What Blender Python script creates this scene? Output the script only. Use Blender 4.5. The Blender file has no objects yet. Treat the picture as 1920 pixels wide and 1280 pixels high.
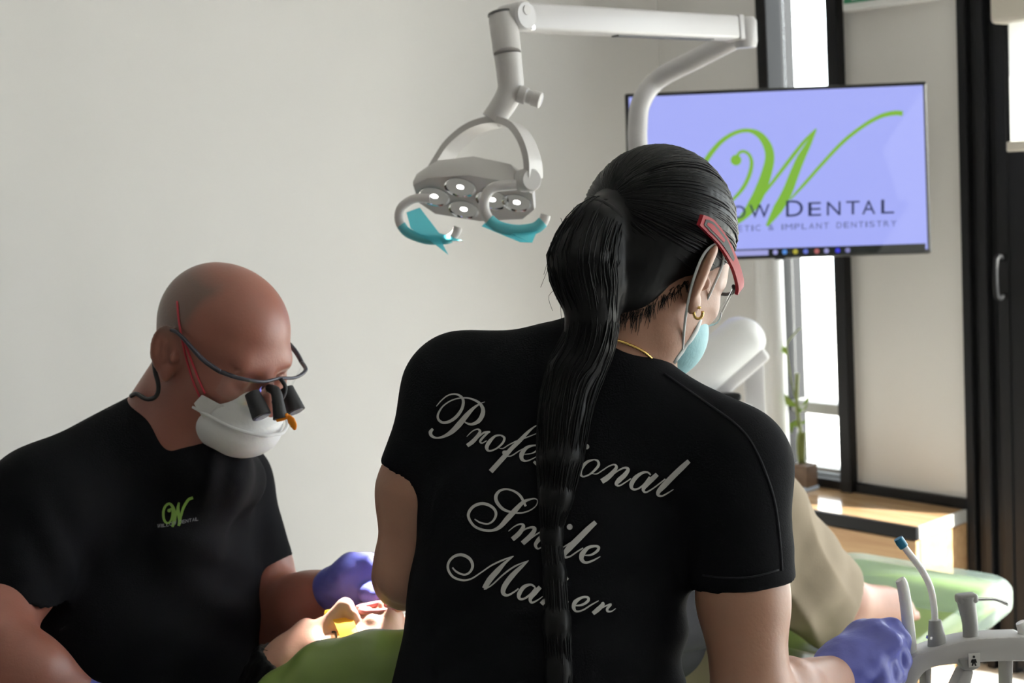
import bpy, bmesh, math, random
import numpy as np
from mathutils import Vector, Matrix
from mathutils.bvhtree import BVHTree

SC = bpy.context.scene
COL = SC.collection
# ------------------------------------------------------------------ camera
FPX = 2700.0                       # focal length in pixels of the 1920x1280 frame
PITCH, ROLL = math.atan(0.122), 0.060
CAM = Vector((0.0, 0.0, 1.5))
_f = Vector((0, math.cos(PITCH), -math.sin(PITCH)))
_r0 = Vector((1, 0, 0)); _u0 = Vector((0, math.sin(PITCH), math.cos(PITCH)))
CR = _r0 * math.cos(ROLL) - _u0 * math.sin(ROLL)      # camera right
CU = _u0 * math.cos(ROLL) + _r0 * math.sin(ROLL)      # camera up
CF = _f                                               # camera forward
cam = bpy.data.cameras.new('camera')
cam.sensor_width = 36.0
cam.lens = FPX / 1920 * 36
cam.clip_start = 0.05
cam.dof.use_dof = True
cam.dof.focus_distance = 1.62
cam.dof.aperture_fstop = 8.0
cam_o = bpy.data.objects.new('camera', cam)
COL.objects.link(cam_o)
cam_o.matrix_world = Matrix(((CR.x, CU.x, -CF.x, CAM.x), (CR.y, CU.y, -CF.y, CAM.y), (CR.z, CU.z, -CF.z, CAM.z), (0, 0, 0, 1)))
SC.camera = cam_o
# ------------------------------------------------------------------ sky, sun, exposure
SC.view_settings.view_transform = 'Standard'
SC.view_settings.look = 'None'
SC.view_settings.gamma = 1.0
SC.view_settings.use_curve_mapping = False
SC.view_settings.exposure = 0.1
world = bpy.data.worlds.new('sky'); SC.world = world
world.use_nodes = True
world.node_tree.nodes['Background'].inputs[0].default_value = (0.95, 0.96, 1.0, 1)
world.node_tree.nodes['Background'].inputs[1].default_value = 6.6
sun = bpy.data.lights.new('sun', 'SUN'); sun.energy = 32.0; sun.angle = math.radians(0.6); sun.color = (1.0, 0.94, 0.87)
sun_o = bpy.data.objects.new('sun', sun); COL.objects.link(sun_o)
SUN_DIR = Vector((1.0, -0.60, 0.58)).normalized()     # towards the sun
sun_o.rotation_euler = SUN_DIR.to_track_quat('Z', 'Y').to_euler()
sun_o.location = (6, -1, 5)
SC.cycles.use_denoising = True
SC.cycles.max_bounces = 10
SC.cycles.diffuse_bounces = 6
SC.cycles.transparent_max_bounces = 12
SC.cycles.sample_clamp_indirect = 6.0
# ------------------------------------------------------------------ helpers
def ray(px, py):
    return CF + CR * ((px - 960) / FPX) + CU * ((640 - py) / FPX)
def P(px, py, D):                     # a pixel and a depth in metres -> point
    return CAM + ray(px, py) * D
def PZ(px, py, z):                    # a pixel on the level z
    d = ray(px, py); return CAM + d * ((z - CAM.z) / d.z)
def PP(px, py, p0, n):                # a pixel on a plane
    d = ray(px, py); return CAM + d * ((p0 - CAM).dot(n) / d.dot(n))
def cv(x, y, z):                      # direction given as right, up, away
    return CR * x + CU * y + CF * z
ORG = {}
def origin_of(o): return ORG[o.name]
def setp(o, label=None, cat=None, group=None, kind=None):
    if label: o['label'] = label
    if cat: o['category'] = cat
    if group: o['group'] = group
    if kind: o['kind'] = kind
    return o
def thing(name, loc, label, cat, group=None, kind=None):
    o = bpy.data.objects.new(name, None); COL.objects.link(o)
    o.empty_display_size = 0.1
    o.location = loc; ORG[o.name] = Vector(loc)
    return setp(o, label, cat, group, kind)
def mobj(name, verts, faces, mat, parent=None, smooth=False, sharp=None):
    V = np.asarray([tuple(v) for v in verts] if not isinstance(verts, np.ndarray) else verts, dtype=float)
    if parent is None:
        org = Vector(((V[:, 0].min() + V[:, 0].max()) / 2, (V[:, 1].min() + V[:, 1].max()) / 2, V[:, 2].min()))
    else:
        org = ORG[parent.name]
    me = bpy.data.meshes.new(name)
    me.from_pydata((V - np.array(org)).tolist(), [], faces if isinstance(faces, list) else faces.tolist())
    me.validate(); me.update()
    if mat: me.materials.append(mat)
    o = bpy.data.objects.new(name, me); COL.objects.link(o)
    ORG[o.name] = org
    if parent is None: o.location = org
    else: o.parent = parent
    if smooth:
        for p in me.polygons: p.use_smooth = True
        if sharp is not None:
            try: me.set_sharp_from_angle(angle=math.radians(sharp))
            except Exception: pass
    return o
class MB:                              # mesh collector
    def __init__(s): s.v = []; s.f = []
    def add(s, vs, fs):
        b = len(s.v); s.v += [Vector(v) for v in vs]; s.f += [[i + b for i in f] for f in fs]; return s
    def obox(s, c, ax, ay, az, bev=0.0, seg=2):    # half-extent vectors
        c = Vector(c); ax, ay, az = Vector(ax), Vector(ay), Vector(az)
        if bev <= 0:
            vs = [c + ax * i + ay * j + az * k for i in (-1, 1) for j in (-1, 1) for k in (-1, 1)]
            return s.add(vs, [(0, 1, 3, 2), (4, 6, 7, 5), (0, 4, 5, 1), (2, 3, 7, 6), (0, 2, 6, 4), (1, 5, 7, 3)])
        L = [ax.length, ay.length, az.length]
        bm = bmesh.new(); bmesh.ops.create_cube(bm, size=2.0)
        for v in bm.verts: v.co = Vector((v.co.x * L[0], v.co.y * L[1], v.co.z * L[2]))
        bmesh.ops.bevel(bm, geom=list(bm.edges), offset=min(bev, min(L) * 0.95), segments=seg, affect='EDGES', profile=0.5)
        bm.verts.ensure_lookup_table()
        for i, v in enumerate(bm.verts): v.index = i
        n = [ax.normalized(), ay.normalized(), az.normalized()]
        vs = [c + n[0] * v.co.x + n[1] * v.co.y + n[2] * v.co.z for v in bm.verts]
        fs = [[v.index for v in f.verts] for f in bm.faces]
        bm.free(); return s.add(vs, fs)
    def box(s, x0, x1, y0, y1, z0, z1, bev=0.0):
        return s.obox(((x0 + x1) / 2, (y0 + y1) / 2, (z0 + z1) / 2), ((x1 - x0) / 2, 0, 0), (0, (y1 - y0) / 2, 0), (0, 0, (z1 - z0) / 2), bev)
    def tube(s, pts, rad, n=12, sm=0, cap=True, flat=None, up=None):
        pts = [Vector(p) for p in pts]
        rad = list(rad) if hasattr(rad, '__len__') else [rad] * len(pts)
        if sm: pts, rad = crom(pts, rad, sm)
        m = len(pts); tang = []
        for i in range(m):
            t = pts[min(i + 1, m - 1)] - pts[max(i - 1, 0)]
            tang.append(t.normalized() if t.length > 1e-9 else Vector((0, 0, 1)))
        ref = Vector(up) if up is not None else (Vector((0, 0, 1)) if abs(tang[0].z) < 0.9 else Vector((1, 0, 0)))
        nx = (ref - tang[0] * ref.dot(tang[0])).normalized()
        vs = []; fs = []
        for i in range(m):
            nx = (nx - tang[i] * nx.dot(tang[i])).normalized()
            ny = tang[i].cross(nx)
            for k in range(n):
                a = 2 * math.pi * k / n
                fl = flat if flat is not None else 1.0
                vs.append(pts[i] + nx * (math.cos(a) * rad[i]) + ny * (math.sin(a) * rad[i] * fl))
        for i in range(m - 1):
            for k in range(n):
                fs.append((i * n + k, i * n + (k + 1) % n, (i + 1) * n + (k + 1) % n, (i + 1) * n + k))
        if cap:
            fs.append(tuple(reversed(range(n)))); fs.append(tuple((m - 1) * n + k for k in range(n)))
        return s.add(vs, fs)
    def lathe(s, c, axis, prof, n=24, cap=True):      # profile of (height, radius)
        axis = Vector(axis).normalized()
        return s.tube2([(Vector(c) + axis * h, r) for h, r in prof], axis, n, cap)
    def tube2(s, pr, axis, n, cap):
        ref = Vector((0, 0, 1)) if abs(axis.z) < 0.9 else Vector((1, 0, 0))
        nx = (ref - axis * ref.dot(axis)).normalized(); ny = axis.cross(nx); vs = []; fs = []
        for p, r in pr:
            for k in range(n):
                a = 2 * math.pi * k / n; vs.append(p + nx * (math.cos(a) * r) + ny * (math.sin(a) * r))
        for i in range(len(pr) - 1):
            for k in range(n): fs.append((i * n + k, i * n + (k + 1) % n, (i + 1) * n + (k + 1) % n, (i + 1) * n + k))
        if cap: fs.append(tuple(reversed(range(n)))); fs.append(tuple((len(pr) - 1) * n + k for k in range(n)))
        return s.add(vs, fs)
    def prism(s, poly, off):                         # polygon points extruded by a vector
        n = len(poly); off = Vector(off); a = [Vector(p) for p in poly]
        return s.add(a + [p + off for p in a], [tuple(range(n)), tuple(reversed(range(n, 2 * n)))] + [(i, i + n, (i + 1) % n + n, (i + 1) % n) for i in range(n)])
    def build(s, name, mat, parent=None, smooth=False, sharp=None):
        o = mobj(name, s.v, s.f, mat, parent, smooth, sharp)
        bm = bmesh.new(); bm.from_mesh(o.data); bmesh.ops.recalc_face_normals(bm, faces=bm.faces); bm.to_mesh(o.data); bm.free()
        if smooth and sharp is not None:
            try: o.data.set_sharp_from_angle(angle=math.radians(sharp))
            except Exception: pass
        return o
def crom(pts, rad, sub):
    pts = [Vector(p) for p in pts]; out = []; ro = []; n = len(pts)
    for i in range(n - 1):
        p0 = pts[max(i - 1, 0)]; p1 = pts[i]; p2 = pts[i + 1]; p3 = pts[min(i + 2, n - 1)]
        for j in range(sub):
            t = j / sub; t2 = t * t; t3 = t2 * t
            out.append(0.5 * ((2 * p1) + (p2 - p0) * t + (2 * p0 - 5 * p1 + 4 * p2 - p3) * t2 + (3 * p1 - p0 - 3 * p2 + p3) * t3))
            ro.append(rad[i] * (1 - t) + rad[i + 1] * t)
    out.append(pts[-1]); ro.append(rad[-1]); return out, ro
# ------------------------------------------------------------------ materials
def mat(name, col, rough=0.5, metal=0.0, var=0.0, vscale=8.0, bump=0.0, bscale=60.0, spec=0.5, coat=0.0, sss=0.0, sheen=0.0, stretch=None, emit=None, es=0.0, trans=0.0, ssr=(0.5, 0.2, 0.1)):
    m = bpy.data.materials.new(name); m.use_nodes = True
    nt = m.node_tree; b = nt.nodes['Principled BSDF']
    def S(k, v):
        if k in b.inputs: b.inputs[k].default_value = v
    S('Base Color', (*col, 1)); S('Roughness', rough); S('Metallic', metal); S('Specular IOR Level', spec); S('Coat Weight', coat); S('Coat Roughness', 0.1)
    if sss: S('Subsurface Weight', sss); S('Subsurface Radius', ssr); S('Subsurface Scale', 0.01)
    if sheen: S('Sheen Weight', sheen); S('Sheen Roughness', 0.5)
    if trans: S('Transmission Weight', trans)
    if emit: S('Emission Color', (*emit, 1)); S('Emission Strength', es)
    if var or bump:
        tc = nt.nodes.new('ShaderNodeTexCoord'); mp = nt.nodes.new('ShaderNodeMapping')
        nt.links.new(tc.outputs['Object'], mp.inputs['Vector'])
        if stretch: mp.inputs['Scale'].default_value = stretch
    if var:
        nz = nt.nodes.new('ShaderNodeTexNoise'); nz.inputs['Scale'].default_value = vscale; nz.inputs['Detail'].default_value = 4
        nt.links.new(mp.outputs[0], nz.inputs['Vector'])
        mx = nt.nodes.new('ShaderNodeMix'); mx.data_type = 'RGBA'
        mx.inputs[6].default_value = (*[max(0, c * (1 - var)) for c in col], 1); mx.inputs[7].default_value = (*[min(1, c * (1 + var)) for c in col], 1)
        nt.links.new(nz.outputs['Fac'], mx.inputs[0]); nt.links.new(mx.outputs[2], b.inputs['Base Color'])
    if bump:
        n2 = nt.nodes.new('ShaderNodeTexNoise'); n2.inputs['Scale'].default_value = bscale; n2.inputs['Detail'].default_value = 3
        nt.links.new(mp.outputs[0], n2.inputs['Vector'])
        bp = nt.nodes.new('ShaderNodeBump'); bp.inputs['Strength'].default_value = bump; bp.inputs['Distance'].default_value = 0.002
        nt.links.new(n2.outputs['Fac'], bp.inputs['Height']); nt.links.new(bp.outputs[0], b.inputs['Normal'])
    return m
def glassmat(name, tint=(1, 1, 1), refl=0.08, rough=0.02):
    m = bpy.data.materials.new(name); m.use_nodes = True; nt = m.node_tree; nt.nodes.clear()
    o = nt.nodes.new('ShaderNodeOutputMaterial'); t = nt.nodes.new('ShaderNodeBsdfTransparent'); g = nt.nodes.new('ShaderNodeBsdfGlossy')
    t.inputs[0].default_value = (*tint, 1); g.inputs[1].default_value = rough
    fr = nt.nodes.new('ShaderNodeLayerWeight'); fr.inputs[0].default_value = 0.25
    mr = nt.nodes.new('ShaderNodeMapRange'); mr.inputs[3].default_value = refl * 0.5; mr.inputs[4].default_value = min(1, refl * 4)
    nt.links.new(fr.outputs['Fresnel'], mr.inputs[0])
    mx = nt.nodes.new('ShaderNodeMixShader'); nt.links.new(mr.outputs[0], mx.inputs[0]); nt.links.new(t.outputs[0], mx.inputs[1]); nt.links.new(g.outputs[0], mx.inputs[2])
    nt.links.new(mx.outputs[0], o.inputs[0]); return m
def filmmat(name, col, alpha, rough=0.15):
    m = bpy.data.materials.new(name); m.use_nodes = True; nt = m.node_tree; b = nt.nodes['Principled BSDF']; o = nt.nodes['Material Output']
    b.inputs['Base Color'].default_value = (*col, 1); b.inputs['Roughness'].default_value = rough
    t = nt.nodes.new('ShaderNodeBsdfTransparent'); t.inputs[0].default_value = (*[0.5 + 0.5 * c for c in col], 1)
    tl = nt.nodes.new('ShaderNodeBsdfTranslucent'); tl.inputs[0].default_value = (*col, 1)
    a = nt.nodes.new('ShaderNodeMixShader'); a.inputs[0].default_value = 0.5; nt.links.new(b.outputs[0], a.inputs[1]); nt.links.new(tl.outputs[0], a.inputs[2])
    mx = nt.nodes.new('ShaderNodeMixShader'); mx.inputs[0].default_value = alpha; nt.links.new(t.outputs[0], mx.inputs[1]); nt.links.new(a.outputs[0], mx.inputs[2])
    nt.links.new(mx.outputs[0], o.inputs[0]); return m
def woodmat(name, c1, c2, rough, along, coat=0.0):
    m = bpy.data.materials.new(name); m.use_nodes = True; nt = m.node_tree; b = nt.nodes['Principled BSDF']
    tc = nt.nodes.new('ShaderNodeTexCoord'); mp = nt.nodes.new('ShaderNodeMapping'); nt.links.new(tc.outputs['Object'], mp.inputs['Vector'])
    mp.inputs['Rotation'].default_value = (0, 0, -along); mp.inputs['Scale'].default_value = (1.2, 14, 14)
    mp.vector_type = 'TEXTURE'; mp.inputs['Scale'].default_value = (1.0, 0.07, 0.07); mp.inputs['Rotation'].default_value = (0, 0, along)
    nz = nt.nodes.new('ShaderNodeTexNoise'); nz.inputs['Scale'].default_value = 2.5; nz.inputs['Detail'].default_value = 6; nz.inputs['Distortion'].default_value = 0.6
    nt.links.new(mp.outputs[0], nz.inputs['Vector'])
    cr = nt.nodes.new('ShaderNodeValToRGB'); cr.color_ramp.elements[0].position = 0.35; cr.color_ramp.elements[1].position = 0.65
    cr.color_ramp.elements[0].color = (*c2, 1); cr.color_ramp.elements[1].color = (*c1, 1)
    nt.links.new(nz.outputs['Fac'], cr.inputs[0])
    kn = nt.nodes.new('ShaderNodeTexVoronoi'); kn.inputs['Scale'].default_value = 3.1; nt.links.new(tc.outputs['Object'], kn.inputs['Vector'])
    kr = nt.nodes.new('ShaderNodeValToRGB'); kr.color_ramp.elements[0].position = 0.03; kr.color_ramp.elements[1].position = 0.09
    kr.color_ramp.elements[0].color = (1, 1, 1, 1); kr.color_ramp.elements[1].color = (0, 0, 0, 1)
    nt.links.new(kn.outputs['Distance'], kr.inputs[0])
    mx = nt.nodes.new('ShaderNodeMix'); mx.data_type = 'RGBA'; nt.links.new(kr.outputs[0], mx.inputs[0]); nt.links.new(cr.outputs[0], mx.inputs[6])
    mx.inputs[7].default_value = (c2[0] * 0.45, c2[1] * 0.4, c2[2] * 0.35, 1)
    nt.links.new(mx.outputs[2], b.inputs['Base Color']); b.inputs['Roughness'].default_value = rough; b.inputs['Coat Weight'].default_value = coat; b.inputs['Coat Roughness'].default_value = 0.05
    return m
# ------------------------------------------------------------------ implicit surfaces for bodies and cloth
class SDF:
    def __init__(s): s.ops = []
    def _add(s, fn, lo, hi, mode, k): s.ops.append((fn, np.array(lo, float), np.array(hi, float), mode, k)); return s
    def cone(s, a, b, r1, r2, k=0.02, mode='u', clip=None):
        a = np.array(a, float); b = np.array(b, float); ba = b - a; L = ba.dot(ba) + 1e-12; R = max(r1, r2)
        cl = [(np.array(q, float), np.array(n, float) / np.linalg.norm(np.array(n, float))) for q, n in (clip or [])]
        def fn(p):
            t = np.clip(((p - a) @ ba) / L, 0, 1); d = np.linalg.norm(p - a - t[..., None] * ba, axis=-1) - (r1 + (r2 - r1) * t)
            for q, n in cl: d = np.maximum(d, (p - q) @ n)
            return d
        return s._add(fn, np.minimum(a, b) - R, np.maximum(a, b) + R, mode, k)
    def chain(s, pts, rad, k=0.02, mode='u'):
        for i in range(len(pts) - 1): s.cone(pts[i], pts[i + 1], rad[i], rad[i + 1], k, mode)
        return s
    def ell(s, c, rad, M=None, k=0.02, mode='u', clip=None):
        c = np.array(c, float); rad = np.array(rad, float); M = np.eye(3) if M is None else np.array(M, float)   # columns = axes
        cl = [(np.array(q, float), np.array(n, float) / np.linalg.norm(np.array(n, float))) for q, n in (clip or [])]
        def fn(p):
            q = (p - c) @ M; k0 = np.linalg.norm(q / rad, axis=-1); k1 = np.linalg.norm(q / (rad * rad), axis=-1) + 1e-9
            d = k0 * (k0 - 1) / k1
            for g, n in cl: d = np.maximum(d, (p - g) @ n)
            return d
        R = rad.max(); return s._add(fn, c - R, c + R, mode, k)
    def ecap(s, a, b, wd, ra, rb, k=0.03, mode='u', clip=None, round_end=1.0):     # elliptic limb: (half width, half depth) at both ends
        a = np.array(a, float); b = np.array(b, float); ba = b - a; L = np.linalg.norm(ba); ax = ba / L
        wd = np.array(wd, float); wd = wd - ax * wd.dot(ax); wd /= np.linalg.norm(wd); dd = np.cross(ax, wd)
        R = max(*ra, *rb)
        cl = [(np.array(q, float), np.array(n, float) / np.linalg.norm(np.array(n, float))) for q, n in (clip or [])]
        def fn(p):
            q = p - a; w = q @ ax; t = np.clip(w / L, 0, 1)
            A = ra[0] + (rb[0] - ra[0]) * t; B = ra[1] + (rb[1] - ra[1]) * t
            ov = (w - t * L) / round_end
            u = q @ wd; v = q @ dd; mn = np.minimum(A, B)
            k0 = np.sqrt((u / A) ** 2 + (v / B) ** 2 + (ov / mn) ** 2); k1 = np.sqrt((u / A ** 2) ** 2 + (v / B ** 2) ** 2 + (ov / mn ** 2) ** 2) + 1e-9
            d = k0 * (k0 - 1) / k1
            for g, n in cl: d = np.maximum(d, (p - g) @ n)
            return d
        return s._add(fn, np.minimum(a, b) - R, np.maximum(a, b) + R, mode, k)
    def rbox(s, c, half, M=None, r=0.01, k=0.01, mode='u'):
        c = np.array(c, float); half = np.array(half, float); M = np.eye(3) if M is None else np.array(M, float)
        def fn(p):
            q = np.abs((p - c) @ M) - (half - r)
            return np.linalg.norm(np.maximum(q, 0), axis=-1) + np.minimum(q.max(axis=-1), 0) - r
        R = np.linalg.norm(half); return s._add(fn, c - R, c + R, mode, k)
    def func(s, fn, lo, hi, mode='u', k=0.01): return s._add(fn, lo, hi, mode, k)
    def mesh(s, h, pad=0.02):
        lo = np.min([o[1] for o in s.ops if o[3] == 'u'], axis=0) - pad; hi = np.max([o[2] for o in s.ops if o[3] == 'u'], axis=0) + pad
        n = np.ceil((hi - lo) / h).astype(int) + 1
        D = np.full(n, 0.2, dtype=np.float32)
        for fn, a, b, mode, k in s.ops:
            m = k * 1.2 + 3 * h
            i0 = np.clip(np.floor((a - m - lo) / h).astype(int), 0, n); i1 = np.clip(np.ceil((b + m - lo) / h).astype(int) + 1, 0, n)
            if (i1 <= i0).any(): continue
            g = np.stack(np.meshgrid(*[lo[q] + h * np.arange(i0[q], i1[q]) for q in range(3)], indexing='ij'), -1)
            d = fn(g); sl = tuple(slice(i0[q], i1[q]) for q in range(3)); o = D[sl]
            if mode == 'u':
                e = np.maximum(k - np.abs(o - d), 0) / k if k > 0 else 0
                D[sl] = np.minimum(o, d) - (e * e * k * 0.25 if k > 0 else 0)
            elif mode == 's':
                d = -d; e = np.maximum(k - np.abs(o - d), 0) / k
                D[sl] = np.maximum(o, d) + e * e * k * 0.25
        return surface_nets(D, lo, h)
def surface_nets(D, lo, h):
    S = D < 0; n = np.array(D.shape)
    c = [D[i:n[0] - 1 + i, j:n[1] - 1 + j, k:n[2] - 1 + k] for i in (0, 1) for j in (0, 1) for k in (0, 1)]
    cnt = sum((q < 0).astype(np.int8) for q in c); act = (cnt > 0) & (cnt < 8)
    idx = np.argwhere(act); ids = np.full(act.shape, -1, dtype=np.int64); ids[act] = np.arange(len(idx))
    off = np.array([(i, j, k) for i in (0, 1) for j in (0, 1) for k in (0, 1)], float)
    cv_ = np.stack([q[act] for q in c], 1).astype(float)
    acc = np.zeros((len(idx), 3)); w = np.zeros(len(idx))
    for a in range(8):
        for b in range(a + 1, 8):
            if np.abs(off[a] - off[b]).sum() != 1: continue
            x = (cv_[:, a] < 0) != (cv_[:, b] < 0)
            t = np.where(x, cv_[:, a] / (cv_[:, a] - cv_[:, b] + 1e-20), 0)
            acc += np.where(x[:, None], off[a] + (off[b] - off[a]) * t[:, None], 0); w += x
    V = lo + h * (idx + acc / w[:, None]); F = []
    for ax in range(3):
        A = np.take(S, range(0, n[ax] - 1), axis=ax); B = np.take(S, range(1, n[ax]), axis=ax)
        e = np.argwhere(A != B); u, v = (ax + 1) % 3, (ax + 2) % 3
        e = e[(e[:, u] > 0) & (e[:, v] > 0) & (e[:, u] < n[u] - 1) & (e[:, v] < n[v] - 1)]
        def g(du, dv):
            q = e.copy(); q[:, u] -= du; q[:, v] -= dv; return ids[q[:, 0], q[:, 1], q[:, 2]]
        Q = np.stack([g(1, 1), g(0, 1), g(0, 0), g(1, 0)], 1)
        fl = ~A[tuple(e.T)]; Q[fl] = Q[fl][:, ::-1]; F.append(Q)
    F = np.concatenate(F); F = F[(F >= 0).all(1)]
    return V, F
def smooth_mesh(V, F, it=1, lam=0.5):
    e = np.concatenate([F[:, [0, 1]], F[:, [1, 2]], F[:, [2, 3]], F[:, [3, 0]]])
    for _ in range(it):
        acc = np.zeros_like(V); c = np.zeros(len(V))
        for q in range(3): acc[:, q] = np.bincount(e[:, 0], V[e[:, 1], q], len(V)) + np.bincount(e[:, 1], V[e[:, 0], q], len(V))
        c = np.bincount(e[:, 0], minlength=len(V)) + np.bincount(e[:, 1], minlength=len(V))
        V = V + lam * (acc / np.maximum(c, 1)[:, None] - V)
    return V
def vnormals(V, F):
    a = V[F[:, 2]] - V[F[:, 0]]; b = V[F[:, 3]] - V[F[:, 1]]; fn = np.cross(a, b); N = np.zeros_like(V)
    for i in range(4):
        for q in range(3): N[:, q] += np.bincount(F[:, i], fn[:, q], len(V))
    return N / (np.linalg.norm(N, axis=1)[:, None] + 1e-12)
def sobj(name, sdf, h, mat, parent, it=1, disp=None):
    V, F = sdf.mesh(h)
    if it: V = smooth_mesh(V, F, it)
    if disp is not None:
        N = vnormals(V, F); V = V + N * disp(V)[:, None]
    return mobj(name, V, F, mat, parent, smooth=True)
def bvh_of(o):
    org = ORG[o.name]; me = o.data
    return BVHTree.FromPolygons([v.co + org for v in me.vertices], [tuple(p.vertices) for p in me.polygons])
def axes(F, Rr):                       # forward and right -> 3x3 columns right, forward, up
    F = Vector(F).normalized(); Rr = Vector(Rr); Rr = (Rr - F * Rr.dot(F)).normalized(); U = Rr.cross(F)
    return np.array([[Rr.x, F.x, U.x], [Rr.y, F.y, U.y], [Rr.z, F.z, U.z]])
# flat lettering: ribbons of (x, y, width) in a plane of pixels
def ribbon(st, sub=6):
    pts = [Vector((a, b, 0)) for a, b, w in st]; wid = [w for a, b, w in st]
    pts, wid = crom(pts, wid, sub); L = []; R = []
    for i in range(len(pts)):
        t = (pts[min(i + 1, len(pts) - 1)] - pts[max(i - 1, 0)])
        t = t.normalized() if t.length > 1e-9 else Vector((1, 0, 0)); nn = Vector((-t.y, t.x, 0)) * (wid[i] / 2)
        L.append(pts[i] + nn); R.append(pts[i] - nn)
    n = len(pts); return [(p.x, p.y) for p in L + R], [(i, i + 1, n + i + 1, n + i) for i in range(n - 1)]
def blob(x, y, w, n=14): return [(x + math.cos(2 * math.pi * i / n) * w / 2, y + math.sin(2 * math.pi * i / n) * w / 2) for i in range(n)], [tuple(range(n))]
GC = {}
def glyph(ch):
    if ch not in GC:
        cu = bpy.data.curves.new('glyph', 'FONT'); cu.body = ch; cu.resolution_u = 4
        ob = bpy.data.objects.new('glyph', cu); COL.objects.link(ob); dg = bpy.context.evaluated_depsgraph_get(); dg.update()
        me = ob.evaluated_get(dg).to_mesh(); V = [(v.co.x, v.co.y) for v in me.vertices]; F = [tuple(p.vertices) for p in me.polygons]
        ob.evaluated_get(dg).to_mesh_clear(); bpy.data.objects.remove(ob); bpy.data.curves.remove(cu)
        xs = [v[0] for v in V]; ys = [v[1] for v in V]
        GC[ch] = ([((v[0] - min(xs)) / (max(xs) - min(xs) + 1e-9), (v[1] - min(ys)) / (max(ys) - min(ys) + 1e-9)) for v in V], F)
    return GC[ch]
def glyph_px(ch, x0, x1, yt, yb, sl=0.0):       # letter fitted in a pixel box, sl = slope of the baseline
    V, F = glyph(ch)
    return [(x0 + a * (x1 - x0), yb + (yt - yb) * b + sl * (a * (x1 - x0))) for a, b in V], F
# ------------------------------------------------------------------ the room
DN = Vector((0.752, 0.659, 0)).normalized()          # out through the window wall
DT = Vector((0.659, -0.752, 0)).normalized()         # along the window wall, to the right
BZ = 0.45                                            # bench top height
B_FRONT = PZ(1718, 990, BZ)
B_BACK = B_FRONT + DN * (PZ(1818, 953, BZ) - B_FRONT).dot(DN)
def on_wall(px, py): return PP(px, py, B_BACK, DN)
_c = on_wall(1236, 100); CORNER = Vector((_c.x, _c.y, 0))
def TT(px, py): return (on_wall(px, py) - CORNER).dot(DT)
def W(t, z, off=0.0): return CORNER + DT * t + Vector((0, 0, z)) - DN * off
UP = Vector((0, 0, 1))
def wbox(mb, t0, t1, z0, z1, o0, o1, bev=0.0):       # box in wall coordinates, offsets positive into the room
    return mb.obox(W((t0 + t1) / 2, (z0 + z1) / 2, (o0 + o1) / 2), DT * ((t1 - t0) / 2), DN * ((o1 - o0) / 2), UP * ((z1 - z0) / 2), bev)
CEIL = 2.75; TEND = 6.4; LEND = 6.2
m_wall = mat('wall_paint', (0.775, 0.76, 0.745), 0.7, var=0.015, vscale=3, bump=0.05, bscale=220)
m_panel = mat('panel_paint', (0.70, 0.68, 0.655), 0.6, var=0.015, vscale=3)
m_dark = mat('unseen_wall_dark', (0.20, 0.19, 0.18), 0.6, var=0.05)  # for the unseen walls, darkened to cut bounce light on the people
m_ceil = mat('ceiling_paint', (0.82, 0.82, 0.81), 0.8, var=0.01)
m_floor = mat('floor_vinyl', (0.52, 0.50, 0.47), 0.35, var=0.08, vscale=5)
m_black = mat('black_aluminium', (0.007, 0.007, 0.0085), 0.5, var=0.1, spec=0.25)
m_grey_al = mat('grey_aluminium', (0.45, 0.44, 0.42), 0.4, var=0.05)
m_ground = mat('outdoor_paving', (0.62, 0.60, 0.56), 0.8, var=0.1, vscale=4)
m_glass = glassmat('window_glass', (0.97, 1.0, 0.99), 0.07)
t1a, t1b = TT(1428, 5), TT(1447.5, 5); t2a, t2b = TT(1559, 5), TT(1580.5, 5)
tp = TT(1798.5, 5); ts = TT(1894, 120)
HD = 2.32
st = lambda o: setp(o, kind='structure')
mb = MB(); mb.prism([CORNER + DN * 0.6 - DT * 0.6, CORNER + DN * 0.6 + DT * TEND, CORNER - DN * LEND + DT * TEND, CORNER - DN * LEND - DT * 0.6], (0, 0, -0.1)); st(mb.build('floor', m_floor))
mb = MB(); mb.prism([p + UP * CEIL for p in (CORNER + DN * 0.12 - DT * 0.12, CORNER + DN * 0.12 + DT * TEND, CORNER - DN * LEND + DT * TEND, CORNER - DN * LEND - DT * 0.12)], (0, 0, 0.1)); st(mb.build('ceiling', m_ceil))
mb = MB(); mb.prism([CORNER + DN * 0.12 - DT * 0.12, CORNER + DN * 0.12, CORNER - DN * LEND, CORNER - DN * LEND - DT * 0.12], UP * CEIL); st(mb.build('wall_left', m_wall))
mb = MB(); mb.prism([CORNER - DN * LEND, CORNER - DN * LEND + DT * TEND, CORNER - DN * (LEND + 0.1) + DT * TEND, CORNER - DN * (LEND + 0.1)], UP * CEIL); st(mb.build('wall_back', m_dark))
mb = MB(); mb.prism([CORNER + DN * 0.12 + DT * TEND, CORNER + DN * 0.12 + DT * (TEND + 0.1), CORNER - DN * LEND + DT * (TEND + 0.1), CORNER - DN * LEND + DT * TEND], UP * CEIL); st(mb.build('wall_right', m_dark))
mb = MB(); wbox(mb, 0, t1a, 0, CEIL, 0, -0.12); wbox(mb, t1a, t2b, 0, BZ + 0.0, 0, -0.12); wbox(mb, t1a, TEND, HD, CEIL, 0, -0.12); st(mb.build('wall_window', m_wall))
mb = MB(); wbox(mb, t2b, tp, 0, HD, 0, -0.12); st(mb.build('wall_panel', m_panel))
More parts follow.
